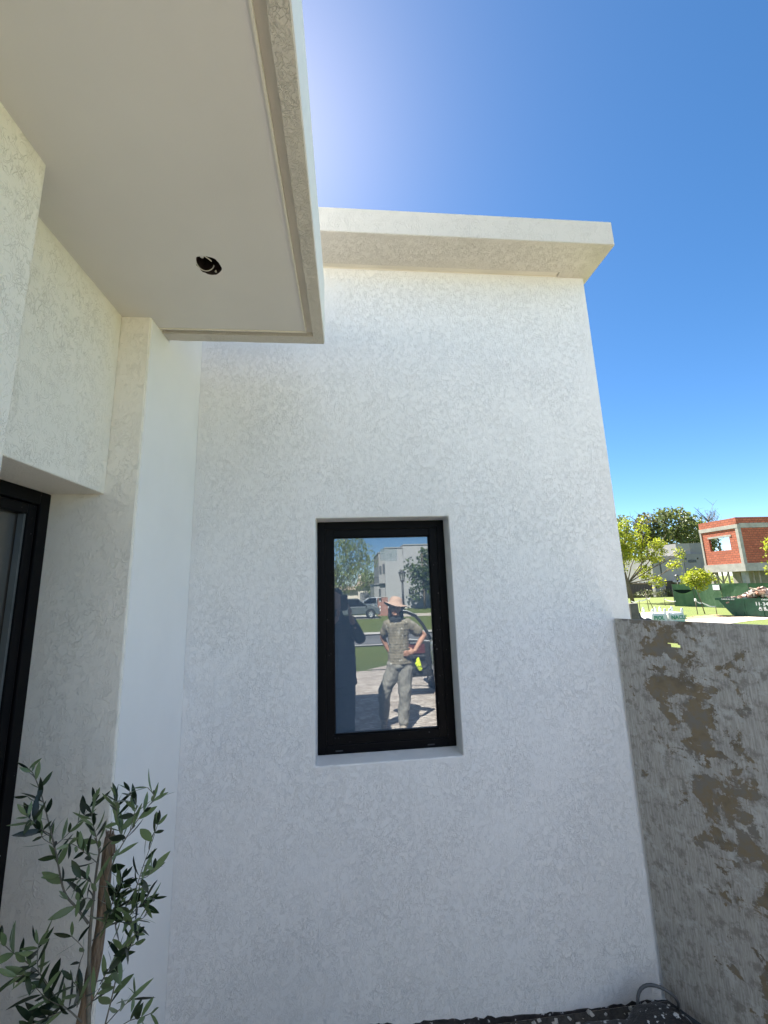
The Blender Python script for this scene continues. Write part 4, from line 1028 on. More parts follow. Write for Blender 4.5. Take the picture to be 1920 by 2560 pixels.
post = boxes('wooden_post', [((4.345, 6.0, -.5), (4.475, 6.1, 1.432))], simple('grey_wood', (.10, .092, .088), .9, .3, 9, .006, 40), bevel=.008)
tag(post, 'weathered grey wooden post between the white wall and the bags', 'post')
bm = bmesh.new()
def f_bb(bm): ball(bm, (9.0, 12, .2), (.24, .25, .42)); ball(bm, (9.1, 11.9, .5), (.12, .12, .12)); caps(bm, (8.98, 12, .5), (8.96, 12, .74), .06, .02); caps(bm, (9.05, 12, .5), (9.13, 12, .62), .05, .02)
bb = empty('bin_bag', (9, 12, g(9, 12)), 'black plastic bin bag between the wooden post and the white bulk bags', 'bag')
bm.free(); blob('plastic', f_bb, simple('bin_plastic', (.012, .012, .014), .35), bb, .025, 3, .03, 7)
# ================================================================== what stands behind the camera, seen in the window pane
# ------------------------------------------------------------------ people
m_skin = simple('skin', (.46, .245, .165), .55, .08, 14)
t = MT('paint_spattered_cloth')
sp = t.ramp(t.noise(34, 3, .62, t.mapv((1, 1, .55))), [(.63, 0.), (.66, .9)])
sp2 = t.ramp(t.noise(7, 5, .7, t.mapv((1, 1, .6), (3, 1, 2))), [(.64, 0.), (.74, .7)])
m_shirt = t.fin(t.mix(t.math('MAXIMUM', sp, sp2), t.ramp(t.noise(7, 4, .6), [(.35, (.175, .152, .108)), (.65, (.235, .206, .150))]), (.58, .57, .52)), .9, t.bump(t.noise(26, 3, .6, t.mapv((1, 1, .5))), .8, .012))
t = MT('paint_spattered_trousers')
sp = t.ramp(t.noise(30, 4, .65, t.mapv((1, 1, .6), (5, 5, 5))), [(.58, 0.), (.68, .6)])
m_trous = t.fin(t.mix(sp, t.ramp(t.noise(6, 4, .6), [(.35, (.215, .205, .175)), (.65, (.30, .285, .25))]), (.42, .41, .38)), .9, t.bump(t.noise(20, 3, .6, t.mapv((1, 1, .45))), 1., .02))
m_boot = simple('work_boot', (.36, .31, .25), .9, .3, 30)
m_hat = simple('hat_cloth', (.47, .32, .245), .9, .08, 20)
m_hatu = simple('hat_lining', (.035, .055, .05), .9)
m_dcl = simple('dark_cloth', (.022, .026, .032), .9, .3, 8, .01, 25)
m_hair = simple('dark_hair', (.02, .015, .012), .6)
YM = -1.19
man = empty('person', (.64, YM, 0), 'person in wide pink hat and paint spattered work clothes with a hand on the hip', 'person')
def fingers(bm, palm, tips, r, bend):
    for tp in tips:
        p, q = Vector(palm), Vector(tp); m = p.lerp(q, .55) + Vector(bend)
        caps(bm, p, m, r * 1.15, r); caps(bm, m, q, r, r * .8)
def f_body(bm):
    # head with face, turned slightly and tilted back
    ball(bm, (.615, YM - .005, 1.535), (.070, .090, .098)); ball(bm, (.611, YM + .035, 1.475), (.054, .058, .058))
    ball(bm, (.609, YM + .075, 1.447), (.026, .022, .020))
    caps(bm, (.608, YM + .083, 1.545), (.606, YM + .104, 1.51), .010, .015)
    ball(bm, (.607, YM + .088, 1.492), (.026, .012, .008)); ball(bm, (.607, YM + .087, 1.474), (.024, .012, .008))
    for s in (-1, 1): ball(bm, (.615 + s * .072, YM, 1.515), (.012, .022, .033))
    caps(bm, (.63, YM - .02, 1.34), (.618, YM - .008, 1.46), .056, .052)
    caps(bm, (.635, YM - .02, 1.30), (.645, YM, .85), .10, .09)
    caps(bm, (.54, YM - .02, 1.32), (.74, YM - .02, 1.33), .06, .06)
    # right arm, elbow out, hand on the front of the hip
    caps(bm, (.80, YM - .02, 1.315), (1.00, YM - .075, 1.155), .050, .040); caps(bm, (1.00, YM - .075, 1.155), (.845, YM + .085, .985), .041, .027)
    ball(bm, (.785, YM + .115, .972), (.046, .020, .036))
    fingers(bm, (.765, YM + .125, .985), [(.690, YM + .135, .985)], .0095, (0, .012, .01))
    fingers(bm, (.765, YM + .125, .972), [(.682, YM + .135, .958)], .0095, (0, .014, .008))
    fingers(bm, (.765, YM + .122, .960), [(.692, YM + .130, .934)], .0092, (0, .014, .004))
    fingers(bm, (.770, YM + .118, .950), [(.712, YM + .125, .918)], .0085, (0, .012, 0))
    caps(bm, (.815, YM + .10, .990), (.79, YM + .10, 1.022), .013, .011); caps(bm, (.79, YM + .10, 1.022), (.755, YM + .11, 1.032), .011, .009)
    # left arm, hand behind the hip
    caps(bm, (.495, YM - .03, 1.315), (.447, YM - .13, 1.14), .048, .039); caps(bm, (.447, YM - .13, 1.14), (.505, YM - .125, .995), .039, .027)
    ball(bm, (.53, YM - .125, .965), (.030, .03, .036))
    for k in range(4): caps(bm, (.53, YM - .125 - .008 * k, .955), (.565, YM - .13 - .01 * k, .905 + .006 * k), .010, .008)
    caps(bm, (.525, YM - .10, .975), (.55, YM - .085, .945), .011, .009)
    # legs inside the trousers
    caps(bm, (.71, YM, .80), (.70, YM + .015, .44), .085, .055); caps(bm, (.70, YM + .015, .44), (.672, YM, .09), .052, .038)
    caps(bm, (.575, YM - .01, .80), (.445, YM - .05, .49), .085, .055); caps(bm, (.445, YM - .05, .49), (.44, YM - .24, .10), .052, .038)
blob('body', f_body, m_skin, man, .0075, 4)
def f_shirt(bm):
    for k in range(15):
        s_ = k / 14; z_ = .835 + .49 * s_; wv = .176 - .026 * math.sin(math.pi * min(1, s_ * 1.15)) - .02 * s_
        ball(bm, (.652 - .012 * s_, YM - .012 * s_, z_), (wv, .128 - .018 * s_, .045))
    caps(bm, (.55, YM - .02, 1.318), (.75, YM - .02, 1.318), .066, .070)
    caps(bm, (.775, YM - .02, 1.325), (.905, YM - .05, 1.215), .070, .078); caps(bm, (.51, YM - .025, 1.325), (.470, YM - .095, 1.205), .062, .066)
    caps(bm, (.63, YM - .02, 1.33), (.626, YM - .016, 1.395), .080, .062)
blob('shirt', f_shirt, m_shirt, man, .008, 9, .008, 11, (1.2, 1.2, .8))
def f_tr(bm):
    ball(bm, (.645, YM, .82), (.168, .122, .10))
    caps(bm, (.712, YM, .76), (.702, YM + .012, .44), .108, .084); caps(bm, (.702, YM + .012, .44), (.672, YM, .12), .082, .070)
    caps(bm, (.575, YM - .01, .76), (.445, YM - .05, .48), .104, .082); caps(bm, (.445, YM - .05, .48), (.44, YM - .23, .13), .080, .068)
blob('trousers', f_tr, m_trous, man, .008, 6, .009, 9, (1.2, 1.2, 1.0))
for nm, cx_, cy_2, in (('boot', .668, YM), ('boot', .44, YM - .24)):
    def f_bt(bm):
        caps(bm, (cx_, cy_2 - .02, .05), (cx_ - .015, cy_2 + .13, .035), .048, .036); caps(bm, (cx_, cy_2 - .01, .05), (cx_, cy_2 - .005, .15), .050, .050)
        ball(bm, (cx_ - .015, cy_2 + .12, .038), (.046, .055, .036))
    blob(nm, f_bt, m_boot, man, .008, 3)
# hat: brim dips to his right
hatM = Matrix.Translation((.625, YM - .005, 1.585)) @ Matrix.Rotation(R(12), 4, 'Y') @ Matrix.Rotation(R(7), 4, 'X')
bm = bmesh.new(); n = 40
prof = [(.0, .098), (.045, .094), (.078, .072), (.090, .040), (.093, .004), (.115, -.004), (.142, -.008), (.160, -.018)]
rings = lathe(bm, prof[1:], n=n, M=Matrix.Identity(4)); top = bm.verts.new((0, 0, .098))
for k in range(n): bm.faces.new((rings[0][(k + 1) % n], rings[0][k], top))
for v in bm.verts:
    rr = math.hypot(v.co.x, v.co.y)
    if rr > .1: v.co.z += (rr - .1) * (.35 * math.cos(2 * math.atan2(v.co.y, v.co.x)) - .10)
    v.co = hatM @ v.co
hat_o = link_mesh('hat', bm, m_hat, man, smooth=True)
bm = bmesh.new()
rings = lathe(bm, [(.0935, -.0005), (.115, -.008), (.142, -.012), (.159, -.022)], n=n, M=Matrix.Identity(4))
for v in bm.verts:
    rr = math.hypot(v.co.x, v.co.y)
    if rr > .1: v.co.z += (rr - .1) * (.35 * math.cos(2 * math.atan2(v.co.y, v.co.x)) - .10)
    v.co = hatM @ v.co
link_mesh('brim_lining', bm, m_hatu, hat_o, smooth=True)
def f_scarf(bm):
    for k in range(11):
        a = R(-8 + 19.6 * k); x, y = .622 + .082 * math.cos(a), YM - .01 - .075 * math.sin(a)
        caps(bm, (x, y, 1.53), (x * 1.0 + .004 * math.cos(a), y, 1.41), .016, .022)
    ball(bm, (.585, YM + .055, 1.385), (.060, .030, .042)); ball(bm, (.655, YM + .05, 1.375), (.035, .028, .05)); ball(bm, (.60, YM + .06, 1.355), (.04, .025, .03))
blob('neck_flap', f_scarf, m_dcl, man, .008, 3, .003, 20)
bm = bmesh.new(); ball(bm, (.607, YM + .097, 1.483), (.024, .006, .0045)); link_mesh('mouth', bm, simple('mouth_red', (.10, .025, .02), .5), man, smooth=True)
for s in (-1, 1):
    bm = bmesh.new(); ball(bm, (.609 + s * .030, YM + .080, 1.537), (.013, .008, .007)); link_mesh('eye', bm, simple('eye_dark', (.03, .025, .02), .3), man, smooth=True)

# the one who takes the picture, in the shade of the canopy
YP = -.34
ph = empty('person', (-.15, YP, 0), 'person in dark clothes holding a phone up, a dim silhouette in the window', 'person')
def f_pb(bm):
    ball(bm, (-.145, YP, 1.70), (.075, .095, .11)); ball(bm, (-.145, YP + .035, 1.635), (.056, .06, .06)); caps(bm, (-.145, YP + .09, 1.70), (-.145, YP + .105, 1.675), .010, .015)
    caps(bm, (-.15, YP - .02, 1.46), (-.147, YP - .01, 1.62), .058, .054); caps(bm, (-.15, YP - .01, 1.38), (-.15, YP, .95), .09, .09)
    for s in (-1, 1): ball(bm, (-.145 + s * .077, YP, 1.69), (.012, .022, .033))
    caps(bm, (.02, YP - .01, 1.43), (.125, YP + .08, 1.255), .052, .042); caps(bm, (.125, YP + .08, 1.255), (.02, YP + .25, 1.50), .042, .028)
    caps(bm, (-.32, YP - .01, 1.43), (-.42, YP + .08, 1.255), .052, .042); caps(bm, (-.42, YP + .08, 1.255), (-.13, YP + .25, 1.50), .042, .028)
    for s, x, sg in ((1, .01, 1), (-1, -.112, -1)):
        ball(bm, (x, YP + .285, 1.565), (.022, .034, .045))
        for k in range(4):
            z = 1.60 - .022 * k
            caps(bm, (x, YP + .30, z), (x + sg * .006, YP + .330, z + .002), .009, .0085); caps(bm, (x + sg * .006, YP + .330, z + .002), (x - sg * .018, YP + .338, z), .0085, .007)
        caps(bm, (x, YP + .285, 1.60), (x - sg * .02, YP + .300, 1.645), .011, .009)
    for s in (-1, 1):
        caps(bm, (-.15 + s * .09, YP, .92), (-.15 + s * .095, YP + .01, .50), .09, .058); caps(bm, (-.15 + s * .095, YP + .01, .50), (-.15 + s * .10, YP - .01, .09), .056, .040)
blob('body', f_pb, m_skin, ph, .0085, 4)
def f_pj(bm):
    for k in range(18):
        s_ = k / 17; z_ = .80 + .62 * s_; ball(bm, (-.15, YP - .006, z_), (.236 - .03 * s_, .14 - .012 * s_, .05))
    caps(bm, (-.31, YP - .01, 1.435), (0.01, YP - .01, 1.435), .076, .076); caps(bm, (-.15, YP + .01, 1.44), (-.148, YP + .01, 1.545), .098, .076)
    caps(bm, (.02, YP - .01, 1.43), (.115, YP + .075, 1.275), .068, .062); caps(bm, (.115, YP + .075, 1.275), (.045, YP + .20, 1.44), .062, .045)
    caps(bm, (-.32, YP - .01, 1.43), (-.41, YP + .075, 1.275), .068, .062); caps(bm, (-.41, YP + .075, 1.275), (-.20, YP + .20, 1.44), .062, .045)
    caps(bm, (-.15, YP - .02, 1.44), (-.148, YP - .015, 1.51), .085, .066)
blob('jacket', f_pj, m_dcl, ph, .011, 5, .005, 9)
def f_pt(bm):
    ball(bm, (-.15, YP, .88), (.21, .13, .12))
    for s in (-1, 1): caps(bm, (-.15 + s * .095, YP, .82), (-.15 + s * .10, YP + .01, .46), .118, .10); caps(bm, (-.15 + s * .10, YP + .01, .46), (-.15 + s * .105, YP, .08), .098, .085)
blob('trousers', f_pt, simple('dark_trousers', (.018, .022, .03), .9, .2, 8), ph, .011, 4, .006, 12)
for s in (-1, 1):
    def f_sh(bm): caps(bm, (-.15 + s * .105, YP - .04, .045), (-.15 + s * .115, YP + .15, .035), .045, .036)
    blob('shoe', f_sh, m_boot, ph, .01, 3)
def f_hr(bm): ball(bm, (-.145, YP - .02, 1.735), (.083, .10, .085)); ball(bm, (-.145, YP - .05, 1.67), (.078, .07, .08))
blob('hair', f_hr, m_hair, ph, .01, 3, .004, 30)
phone = empty('phone', (-.05, -.012, 1.66), 'black phone held upright by the person in dark clothes', 'phone')
bm = bmesh.new(); box(bm, (-.0875, -.013, 1.585), (-.0125, -.005, 1.748)); bmesh.ops.bevel(bm, geom=[e_ for e_ in bm.edges if abs(e_.verts[0].co.y - e_.verts[1].co.y) > .005], offset=.009, segments=4, affect='EDGES')
link_mesh('case', bm, simple('phone_black', (.012, .012, .014), .3), phone)
bm = bmesh.new()
for z in (1.735, 1.712): lathe(bm, [(.0005, .002), (.008, .002), (.009, -.001)], n=14, M=Matrix.Translation((-.026, -.0045, z)) @ Matrix.Rotation(R(-90), 4, 'X'))
link_mesh('lens', bm, simple('lens_glass', (.01, .01, .02), .05), phone)

# ------------------------------------------------------------------ cars
m_tyre = simple('tyre', (.018, .018, .018), .8)
m_rim = simple('alloy', (.45, .46, .47), .35, .05, Metallic=.7)
m_cglass = simple('car_glass', (.012, .014, .016), .05)
m_plast = simple('car_plastic', (.022, .023, .025), .6, .15, 20)
m_lampg = simple('headlamp_glass', (.55, .57, .58), .1)
def car(M, mat, label, L=4.4, Wd=1.78, Hh=1.48, wr=.32, wb=(.82, 3.45), suv=False, group=None, name='car', skip_window=False):
    """nose at local x = L; body lofted from a side outline with wheel arches, glazed upper part, wheels, lamps"""
    root = empty(name, (0, 0, 0), label, 'car', group)
    zs = wr * .75
    belt = Hh * .60
    def arch(cx): return [(cx - (wr + .06) * math.cos(a), wr + (wr + .06) * math.sin(a)) for a in [math.pi * k / 10 for k in range(11)] if wr + (wr + .06) * math.sin(a) > zs]
    low = [(0.05, zs)] + [p for p in arch(wb[0])] + [p for p in arch(wb[1])] + [(L - .06, zs)]
    hood = belt * (.97 if suv else .90)
    up = [(L - .01, zs + .15), (L, hood * .72), (L - .10, hood * .93), (L - .45, hood), (L - 1.15, belt), (.25, belt + .02), (.04, belt - .08), (0, zs + .3)]
    outline = low + up
    bm = bmesh.new()
    secs = ((-Wd / 2 + .05, .0, .93), (-Wd / 2, .0, 1.0), (Wd / 2, .0, 1.0), (Wd / 2 - .05, .0, .93))
    rows = []
    for y, _, k in ((-Wd / 2 + .035, 0, .97), (-Wd / 2, 0, 1.0), (Wd / 2, 0, 1.0), (Wd / 2 - .035, 0, .97)): pass
    prism(bm, outline, -Wd / 2, Wd / 2, M=None)
    fixn(bm)
    o1 = link_mesh('body', bm, mat, root, bevel=.045)
    # roof and pillars
    rx0, rx1 = (.30, L - 1.95) if suv else (.75, L - 2.05)
    bx0, bx1 = (.10, L - 1.12) if suv else (.18, L - 1.10)
    iw = Wd / 2 - .20; ow = Wd / 2 - .045
    bm = bmesh.new(); ro = [(rx0, -iw, Hh - .03), (rx1, -iw, Hh - .02), (rx1, iw, Hh - .02), (rx0, iw, Hh - .03)]
    mid = [(rx0 + .15, -iw + .1, Hh), (rx1 - .15, -iw + .1, Hh + .01), (rx1 - .15, iw - .1, Hh + .01), (rx0 + .15, iw - .1, Hh)]
    und = [(p[0], p[1], p[2] - .05) for p in ro]
    V = [[bm.verts.new(p) for p in q] for q in (und, ro, mid)]
    for a, b in zip(V, V[1:]):
        for k in range(4): bm.faces.new((a[k], a[(k + 1) % 4], b[(k + 1) % 4], b[k]))
    bm.faces.new(V[2]); bm.faces.new(V[0])
    for (p, q) in (((rx0, -iw), (bx0, -ow)), ((rx0, iw), (bx0, ow)), ((rx1, -iw), (bx1, -ow)), ((rx1, iw), (bx1, ow)), (((rx0 + rx1) / 2, -iw - .02), ((rx0 + rx1) / 2 + .05, -ow)), (((rx0 + rx1) / 2, iw + .02), ((rx0 + rx1) / 2 + .05, ow))):
        tube(bm, [(q[0], q[1], belt - .02), (p[0], p[1], Hh - .05)], .045, 6)
    fixn(bm); link_mesh('roof', bm, mat, root)
    gi = .03
    def pane(pts):
        bm = bmesh.new(); bm.faces.new([bm.verts.new(p) for p in pts]); bmesh.ops.solidify(bm, geom=bm.faces[:], thickness=.008); fixn(bm); link_mesh('window', bm, m_cglass, root)
    for s in (-1, 1):
        if skip_window and s == 1: continue
        pane([(bx0 + .06, s * (ow - .01), belt + .005), (bx1 - .06, s * (ow - .01), belt + .005), (rx1 - .02, s * (iw + .0), Hh - .06), (rx0 + .03, s * (iw + .0), Hh - .07)])
    pane([(bx1 - .02, -ow + .04, belt + .0), (bx1 - .02, ow - .04, belt + .0), (rx1 + .0, iw - .04, Hh - .05), (rx1 + .0, -iw + .04, Hh - .05)])
    pane([(bx0 + .0, -ow + .04, belt + .02), (bx0 + .0, ow - .04, belt + .02), (rx0 - .0, iw - .04, Hh - .06), (rx0 - .0, -iw + .04, Hh - .06)])
    for cx in wb:
        for s in (-1, 1):
            MM = Matrix.Translation((cx, s * (Wd / 2 - .10), wr)) @ Matrix.Rotation(R(90), 4, 'X')
            bm = bmesh.new(); lathe(bm, [(wr * .62, -.10), (wr * .93, -.105), (wr, -.07), (wr, .07), (wr * .93, .105), (wr * .62, .10), (wr * .60, 0), (wr * .62, -.10)], n=24, M=MM)
            w = link_mesh('wheel', bm, m_tyre, root)
            bm = bmesh.new(); lathe(bm, [(.001, -.06 * s - .0), (.05, -.065 * s), (.06, -.05 * s), (wr * .60, -.055 * s), (wr * .63, -.098 * s)], n=24, M=MM)
            for k in range(5):
                a = 2 * math.pi * k / 5; ca, sa = math.cos(a), math.sin(a)
                tube(bm, [MM @ Vector((.05 * ca, .05 * sa, -.075 * s)), MM @ Vector((wr * .6 * ca, wr * .6 * sa, -.085 * s))], .03, 5)
            link_mesh('rim', bm, m_rim, w)
            bm = bmesh.new(); lathe(bm, [(.001, 0), (wr + .05, 0), (wr + .05, .02), (.001, .02)], n=20, M=Matrix.Translation((cx, s * (Wd / 2 - .22), wr)) @ Matrix.Rotation(R(90), 4, 'X')); link_mesh('wheel_well', bm, m_tyre, root)
    for s in (-1, 1):
        bm = bmesh.new(); ball(bm, (L - .12, s * (Wd / 2 - .22), hood * .80), (.12, .17, .075)); link_mesh('headlight', bm, m_lampg, root, smooth=True)
        bm = bmesh.new(); ball(bm, (.05, s * (Wd / 2 - .16), belt - .12), (.06, .12, .10)); link_mesh('tail_light', bm, simple('red_lens', (.35, .02, .02), .2), root, smooth=True)
        bm = bmesh.new(); ball(bm, (bx1 - .12, s * (Wd / 2 + .09), belt + .06), (.06, .10, .07)); link_mesh('mirror', bm, m_plast, root, smooth=True)
        for xx in (bx0 + .9, (rx0 + rx1) / 2 + .75):
            bm = bmesh.new(); box(bm, (xx, s * Wd / 2 + (-.0 if s > 0 else -.022), belt - .13), (xx + .17, s * Wd / 2 + (.022 if s > 0 else 0.), belt - .10)); link_mesh('door_handle', bm, mat, root)
    boxes('bumper', [((L - .05, -Wd / 2 + .06, zs + .02), (L + .05, Wd / 2 - .06, zs + .24))], m_plast, root, bevel=.03)
    boxes('bumper', [((-.06, -Wd / 2 + .06, zs + .02), (.05, Wd / 2 - .06, zs + .24))], m_plast, root, bevel=.03)
    root.matrix_world = M
    return root
# near car: nose towards the street, its right front door stands open
CX, CY = 1.44, -2.87
zc_ = g(1.6, -3.2)
m_carg = simple('car_paint', (.42, .42, .41), .3, .04, 3, Coat_Weight=.6)
near = car(Matrix.Translation((CX + .89 + .01, -.30, zc_)) @ Matrix.Rotation(R(-90), 4, 'Z'), m_carg, 'pale grey car parked on the paved driveway with its front door wide open', L=4.1, Wd=1.74, Hh=1.46, wr=.30, wb=(.72, 3.18))
bm = bmesh.new(); box(bm, (CX - .012, -2.84, zc_ + .26), (CX + .012, -1.85, zc_ + .86)); link_mesh('opening_shade', bm, m_hole, near)  # no real opening: a dark panel whose colour gives the interior shade
# the open door, square to the car's side: panel, arched window frame, speaker, pocket
dr = bpy.data.objects.new('door', None); COL.objects.link(dr); dr.matrix_world = Matrix.Translation((CX - .02, CY, zc_)); dr.parent = near; dr.matrix_parent_inverse = near.matrix_world.inverted()
DL = .66
def dpt(s, z): return (CX - .03 - s, z + zc_)
outl = [dpt(0, .34), dpt(0.02, .62), dpt(.01, .93), dpt(.30, .965), dpt(DL, .99), dpt(DL + .03, .80), dpt(DL, .50), dpt(DL - .05, .33)]
bm = bmesh.new(); prism(bm, outl, CY - .07, CY - .01); fixn(bm); link_mesh('outer_panel', bm, m_carg, dr, bevel=.015)
bm = bmesh.new(); prism(bm, [dpt(.012, .355), dpt(.018, .92), dpt(.3, .955), dpt(DL - .02, .975), dpt(DL + .01, .78), dpt(DL - .02, .50), dpt(DL - .06, .355)], CY - .0095, CY + .035); fixn(bm); link_mesh('inner_panel', bm, m_plast, dr, bevel=.02)
bm = bmesh.new(); tube(bm, [(CX - .03, CY - .03, .95 + zc_), (CX - .08, CY - .03, 1.06 + zc_), (CX - .16, CY - .03, 1.21 + zc_), (CX - .27, CY - .03, 1.345 + zc_), (CX - .42, CY - .03, 1.42 + zc_), (CX - .56, CY - .03, 1.44 + zc_), (CX - .64, CY - .03, 1.43 + zc_), (CX - .68, CY - .03, 1.38 + zc_), (CX - .69, CY - .03, .98 + zc_)], .027, 8); link_mesh('window_frame', bm, m_plast, dr, smooth=True)
bm = bmesh.new(); tube(bm, [(CX - .26, CY + .005, 1.37 + zc_), (CX - .42, CY + .005, 1.445 + zc_), (CX - .62, CY + .005, 1.475 + zc_)], .010, 6); link_mesh('weather_strip', bm, m_carg, dr)
bm = bmesh.new(); Ms = Matrix.Translation((CX - .20, CY + .036, .575 + zc_)) @ Matrix.Rotation(R(-90), 4, 'X'); lathe(bm, [(.001, .004), (.075, .006), (.088, .018), (.10, .0)], n=24, M=Ms); link_mesh('speaker', bm, m_plast, dr)
boxes('armrest', [((CX - .55, CY + .0355, .66 + zc_), (CX - .16, CY + .085, .71 + zc_))], m_plast, dr, bevel=.012)
boxes('red_pad', [((CX - .46, CY + .0355, .73 + zc_), (CX - .15, CY + .045, .885 + zc_))], simple('dark_red_cloth', (.10, .018, .018), .8), dr, bevel=.01)
boxes('pocket', [((CX - .60, CY + .0355, .415 + zc_), (CX - .33, CY + .075, .52 + zc_))], m_plast, dr, bevel=.012)
boxes('handle', [((CX - .40, CY + .0455, .90 + zc_), (CX - .22, CY + .060, .925 + zc_))], m_rim, dr)
boxes('hinge', [((CX - .03, CY - .05, .45 + zc_), (CX + .03, CY - .02, .52 + zc_))], m_rim, dr)
boxes('hinge', [((CX - .03, CY - .05, .76 + zc_), (CX + .03, CY - .02, .83 + zc_))], m_rim, dr)
def f_rag(bm):
    caps(bm, (1.155, CY + .075, .65 + zc_), (1.16, CY + .09, .585 + zc_), .026, .036); caps(bm, (1.15, CY + .09, .57 + zc_), (1.185, CY + .09, .49 + zc_), .046, .034); caps(bm, (1.14, CY + .085, .60 + zc_), (1.115, CY + .085, .55 + zc_), .014, .008); caps(bm, (1.185, CY + .085, .49 + zc_), (1.19, CY + .085, .455 + zc_), .02, .008)
rag = blob('rag', f_rag, simple('neon_cloth', (.66, .82, .03), .8), None, .006, 2, .008, 34)
tag(rag, 'neon yellow rag hanging from the open car door', 'rag')
# parked cars across the street
car(Matrix.Translation((-1.95, -33.1 - .9, -1.0)), simple('dark_silver_paint', (.085, .10, .105), .35, .05, 3, Coat_Weight=.6), 'dark silver off-road car parked across the street, seen beside the silhouette', L=4.75, Wd=1.86, Hh=1.78, wr=.385, wb=(.95, 3.92), suv=True)
car(Matrix.Translation((4.7, -42.0, -1.0)) @ Matrix.Rotation(R(180), 4, 'Z'), simple('white_paint_car', (.75, .75, .75), .3, .03, 3, Coat_Weight=.5), 'white car parked behind the dark silver car and the brick pillar', L=4.5, Wd=1.78, Hh=1.62, wr=.34, wb=(.85, 3.6))

# ------------------------------------------------------------------ across the street
t = MT('small_brick')
sep = t.n.new('ShaderNodeSeparateXYZ'); t.link(t.pos, sep.inputs[0]); cmb = t.n.new('ShaderNodeCombineXYZ'); t.link(t.math('ADD', sep.outputs[0], sep.outputs[1]), cmb.inputs[0]); t.link(sep.outputs[2], cmb.inputs[1])
br = t.n.new('ShaderNodeTexBrick'); t.link(cmb.outputs[0], br.inputs['Vector']); br.inputs['Scale'].default_value = 1; br.inputs['Brick Width'].default_value = .25; br.inputs['Row Height'].default_value = .075; br.inputs['Mortar Size'].default_value = .01
br.inputs['Color1'].default_value = (.36, .13, .08, 1); br.inputs['Color2'].default_value = (.26, .09, .055, 1); br.inputs['Mortar'].default_value = (.34, .29, .25, 1)
m_sb = t.fin(br.outputs['Color'], .9)
pil = empty('brick_pillar', (3.3, -36.4, -1), 'red brick meter pillar with a niche across the street', 'pillar')
boxes('body', [((3.25, -36.8, -1.1), (3.86, -36.2, .76)), ((2.86, -36.75, -1.1), (3.249, -36.25, .30)), ((2.86, -36.75, .301), (2.94, -36.25, .68)), ((2.941, -36.75, .301), (3.249, -36.65, .68))], m_sb, pil)
boxes('cap', [((3.23, -36.83, .762), (3.89, -36.17, .81)), ((2.84, -36.77, .681), (3.229, -36.22, .73))], m_conc, pil)
boxes('meter', [((3.0, -36.6, .305), (3.2, -36.4, .6))], m_carg, pil)
for z_ in (-.25, -.55): boxes('number_plate', [((3.0, -36.248, z_), (3.12, -36.235, z_ + .16))], m_white, pil)
lantern('street_lamp', (6.1, -41.5, -1), 4.62, 1.28, 'tall black lantern post in front of the big grey house, seen over the pink hat', 'street lamps')
m_gr = simple('pale_grey_render', (.36, .36, .36), .9, .05, .6, .003, 30)
m_gr2 = simple('mid_grey_render', (.30, .295, .285), .9, .05, .6, .003, 30)
hb = empty('grey_house', (7, -50, -1), 'big two storey pale grey house across the street with a stepped parapet', 'house')
boxes('wall', [((4.75, -58, -1.1), (7.15, -47.8, 6.70))], m_gr, hb); boxes('wall', [((7.151, -58, -1.1), (15, -47.6, 7.02))], m_gr, hb)
boxes('side_wing', [((3.3, -58, -1.1), (4.749, -48.6, 2.05))], m_gr2, hb); boxes('upper_wing', [((3.95, -58, 2.2), (4.749, -48.2, 6.15))], m_gr2, hb)
boxes('coping', [((4.70, -58, 6.701), (7.15, -47.72, 6.82)), ((7.151, -58, 7.021), (15.1, -47.52, 7.15)), ((3.9, -58, 6.151), (4.749, -48.12, 6.27))], m_gr2, hb)
boxes('ledge', [((3.25, -58, 2.051), (4.749, -48.45, 2.199))], m_gh2, hb)
boxes('balcony_rail', [((3.32, -48.66, 2.2), (3.36, -48.62, 3.0)), ((3.55, -48.66, 2.2), (3.59, -48.62, 3.0)), ((3.8, -48.66, 2.2), (3.84, -48.62, 3.0)), ((3.3, -48.67, 3.0), (3.94, -48.61, 3.06))], m_hole, hb)
boxes('downpipe', [((7.07, -47.78, 5.9), (7.14, -47.65, 6.69))], m_gh2, hb)
def hwin(x0, x1, z0, z1, y):
    w_ = boxes('window', [((x0, y, z0), (x1, y + .05, z1))], m_hole, hb); boxes('frame', frame_boxes(x0 - .05, x1 + .05, z0 - .05, z1 + .05, .05, y + .001, y + .08), m_gh2, w_)
    boxes('pane', [((x0 + .06, y + .051, z0 + .06), (x1 - .06, y + .056, z1 - .06))], simple('dull_pane', (.16, .17, .17), .2), w_)
hwin(7.72, 8.30, .75, 1.38, -47.6); hwin(4.05, 4.25, 3.5, 4.4, -48.2); hwin(4.5, 4.68, 3.55, 4.65, -48.2); hwin(3.95, 4.12, .6, 1.5, -48.6); hwin(4.3, 4.55, .05, .5, -48.6); hwin(5.45, 5.55, 5.7, 6.1, -47.8); hwin(9.9, 10.1, 5.9, 6.4, -47.6)
boxes('plinth', [((5, -47.55, -1.1), (15, -47.4, -.70))], m_conc, hb)
pa = empty('pale_house', (2, -68, -1), 'cream house with tiled roofs far down the street behind the parked cars', 'house')
m_cream = simple('cream_render', (.62, .56, .47), .9, .06, 1)
boxes('wall', [((1.6, -74, -1.2), (4.4, -66, 2.0)), ((-7, -76, -1.2), (1.599, -67, 1.4))], m_cream, pa)
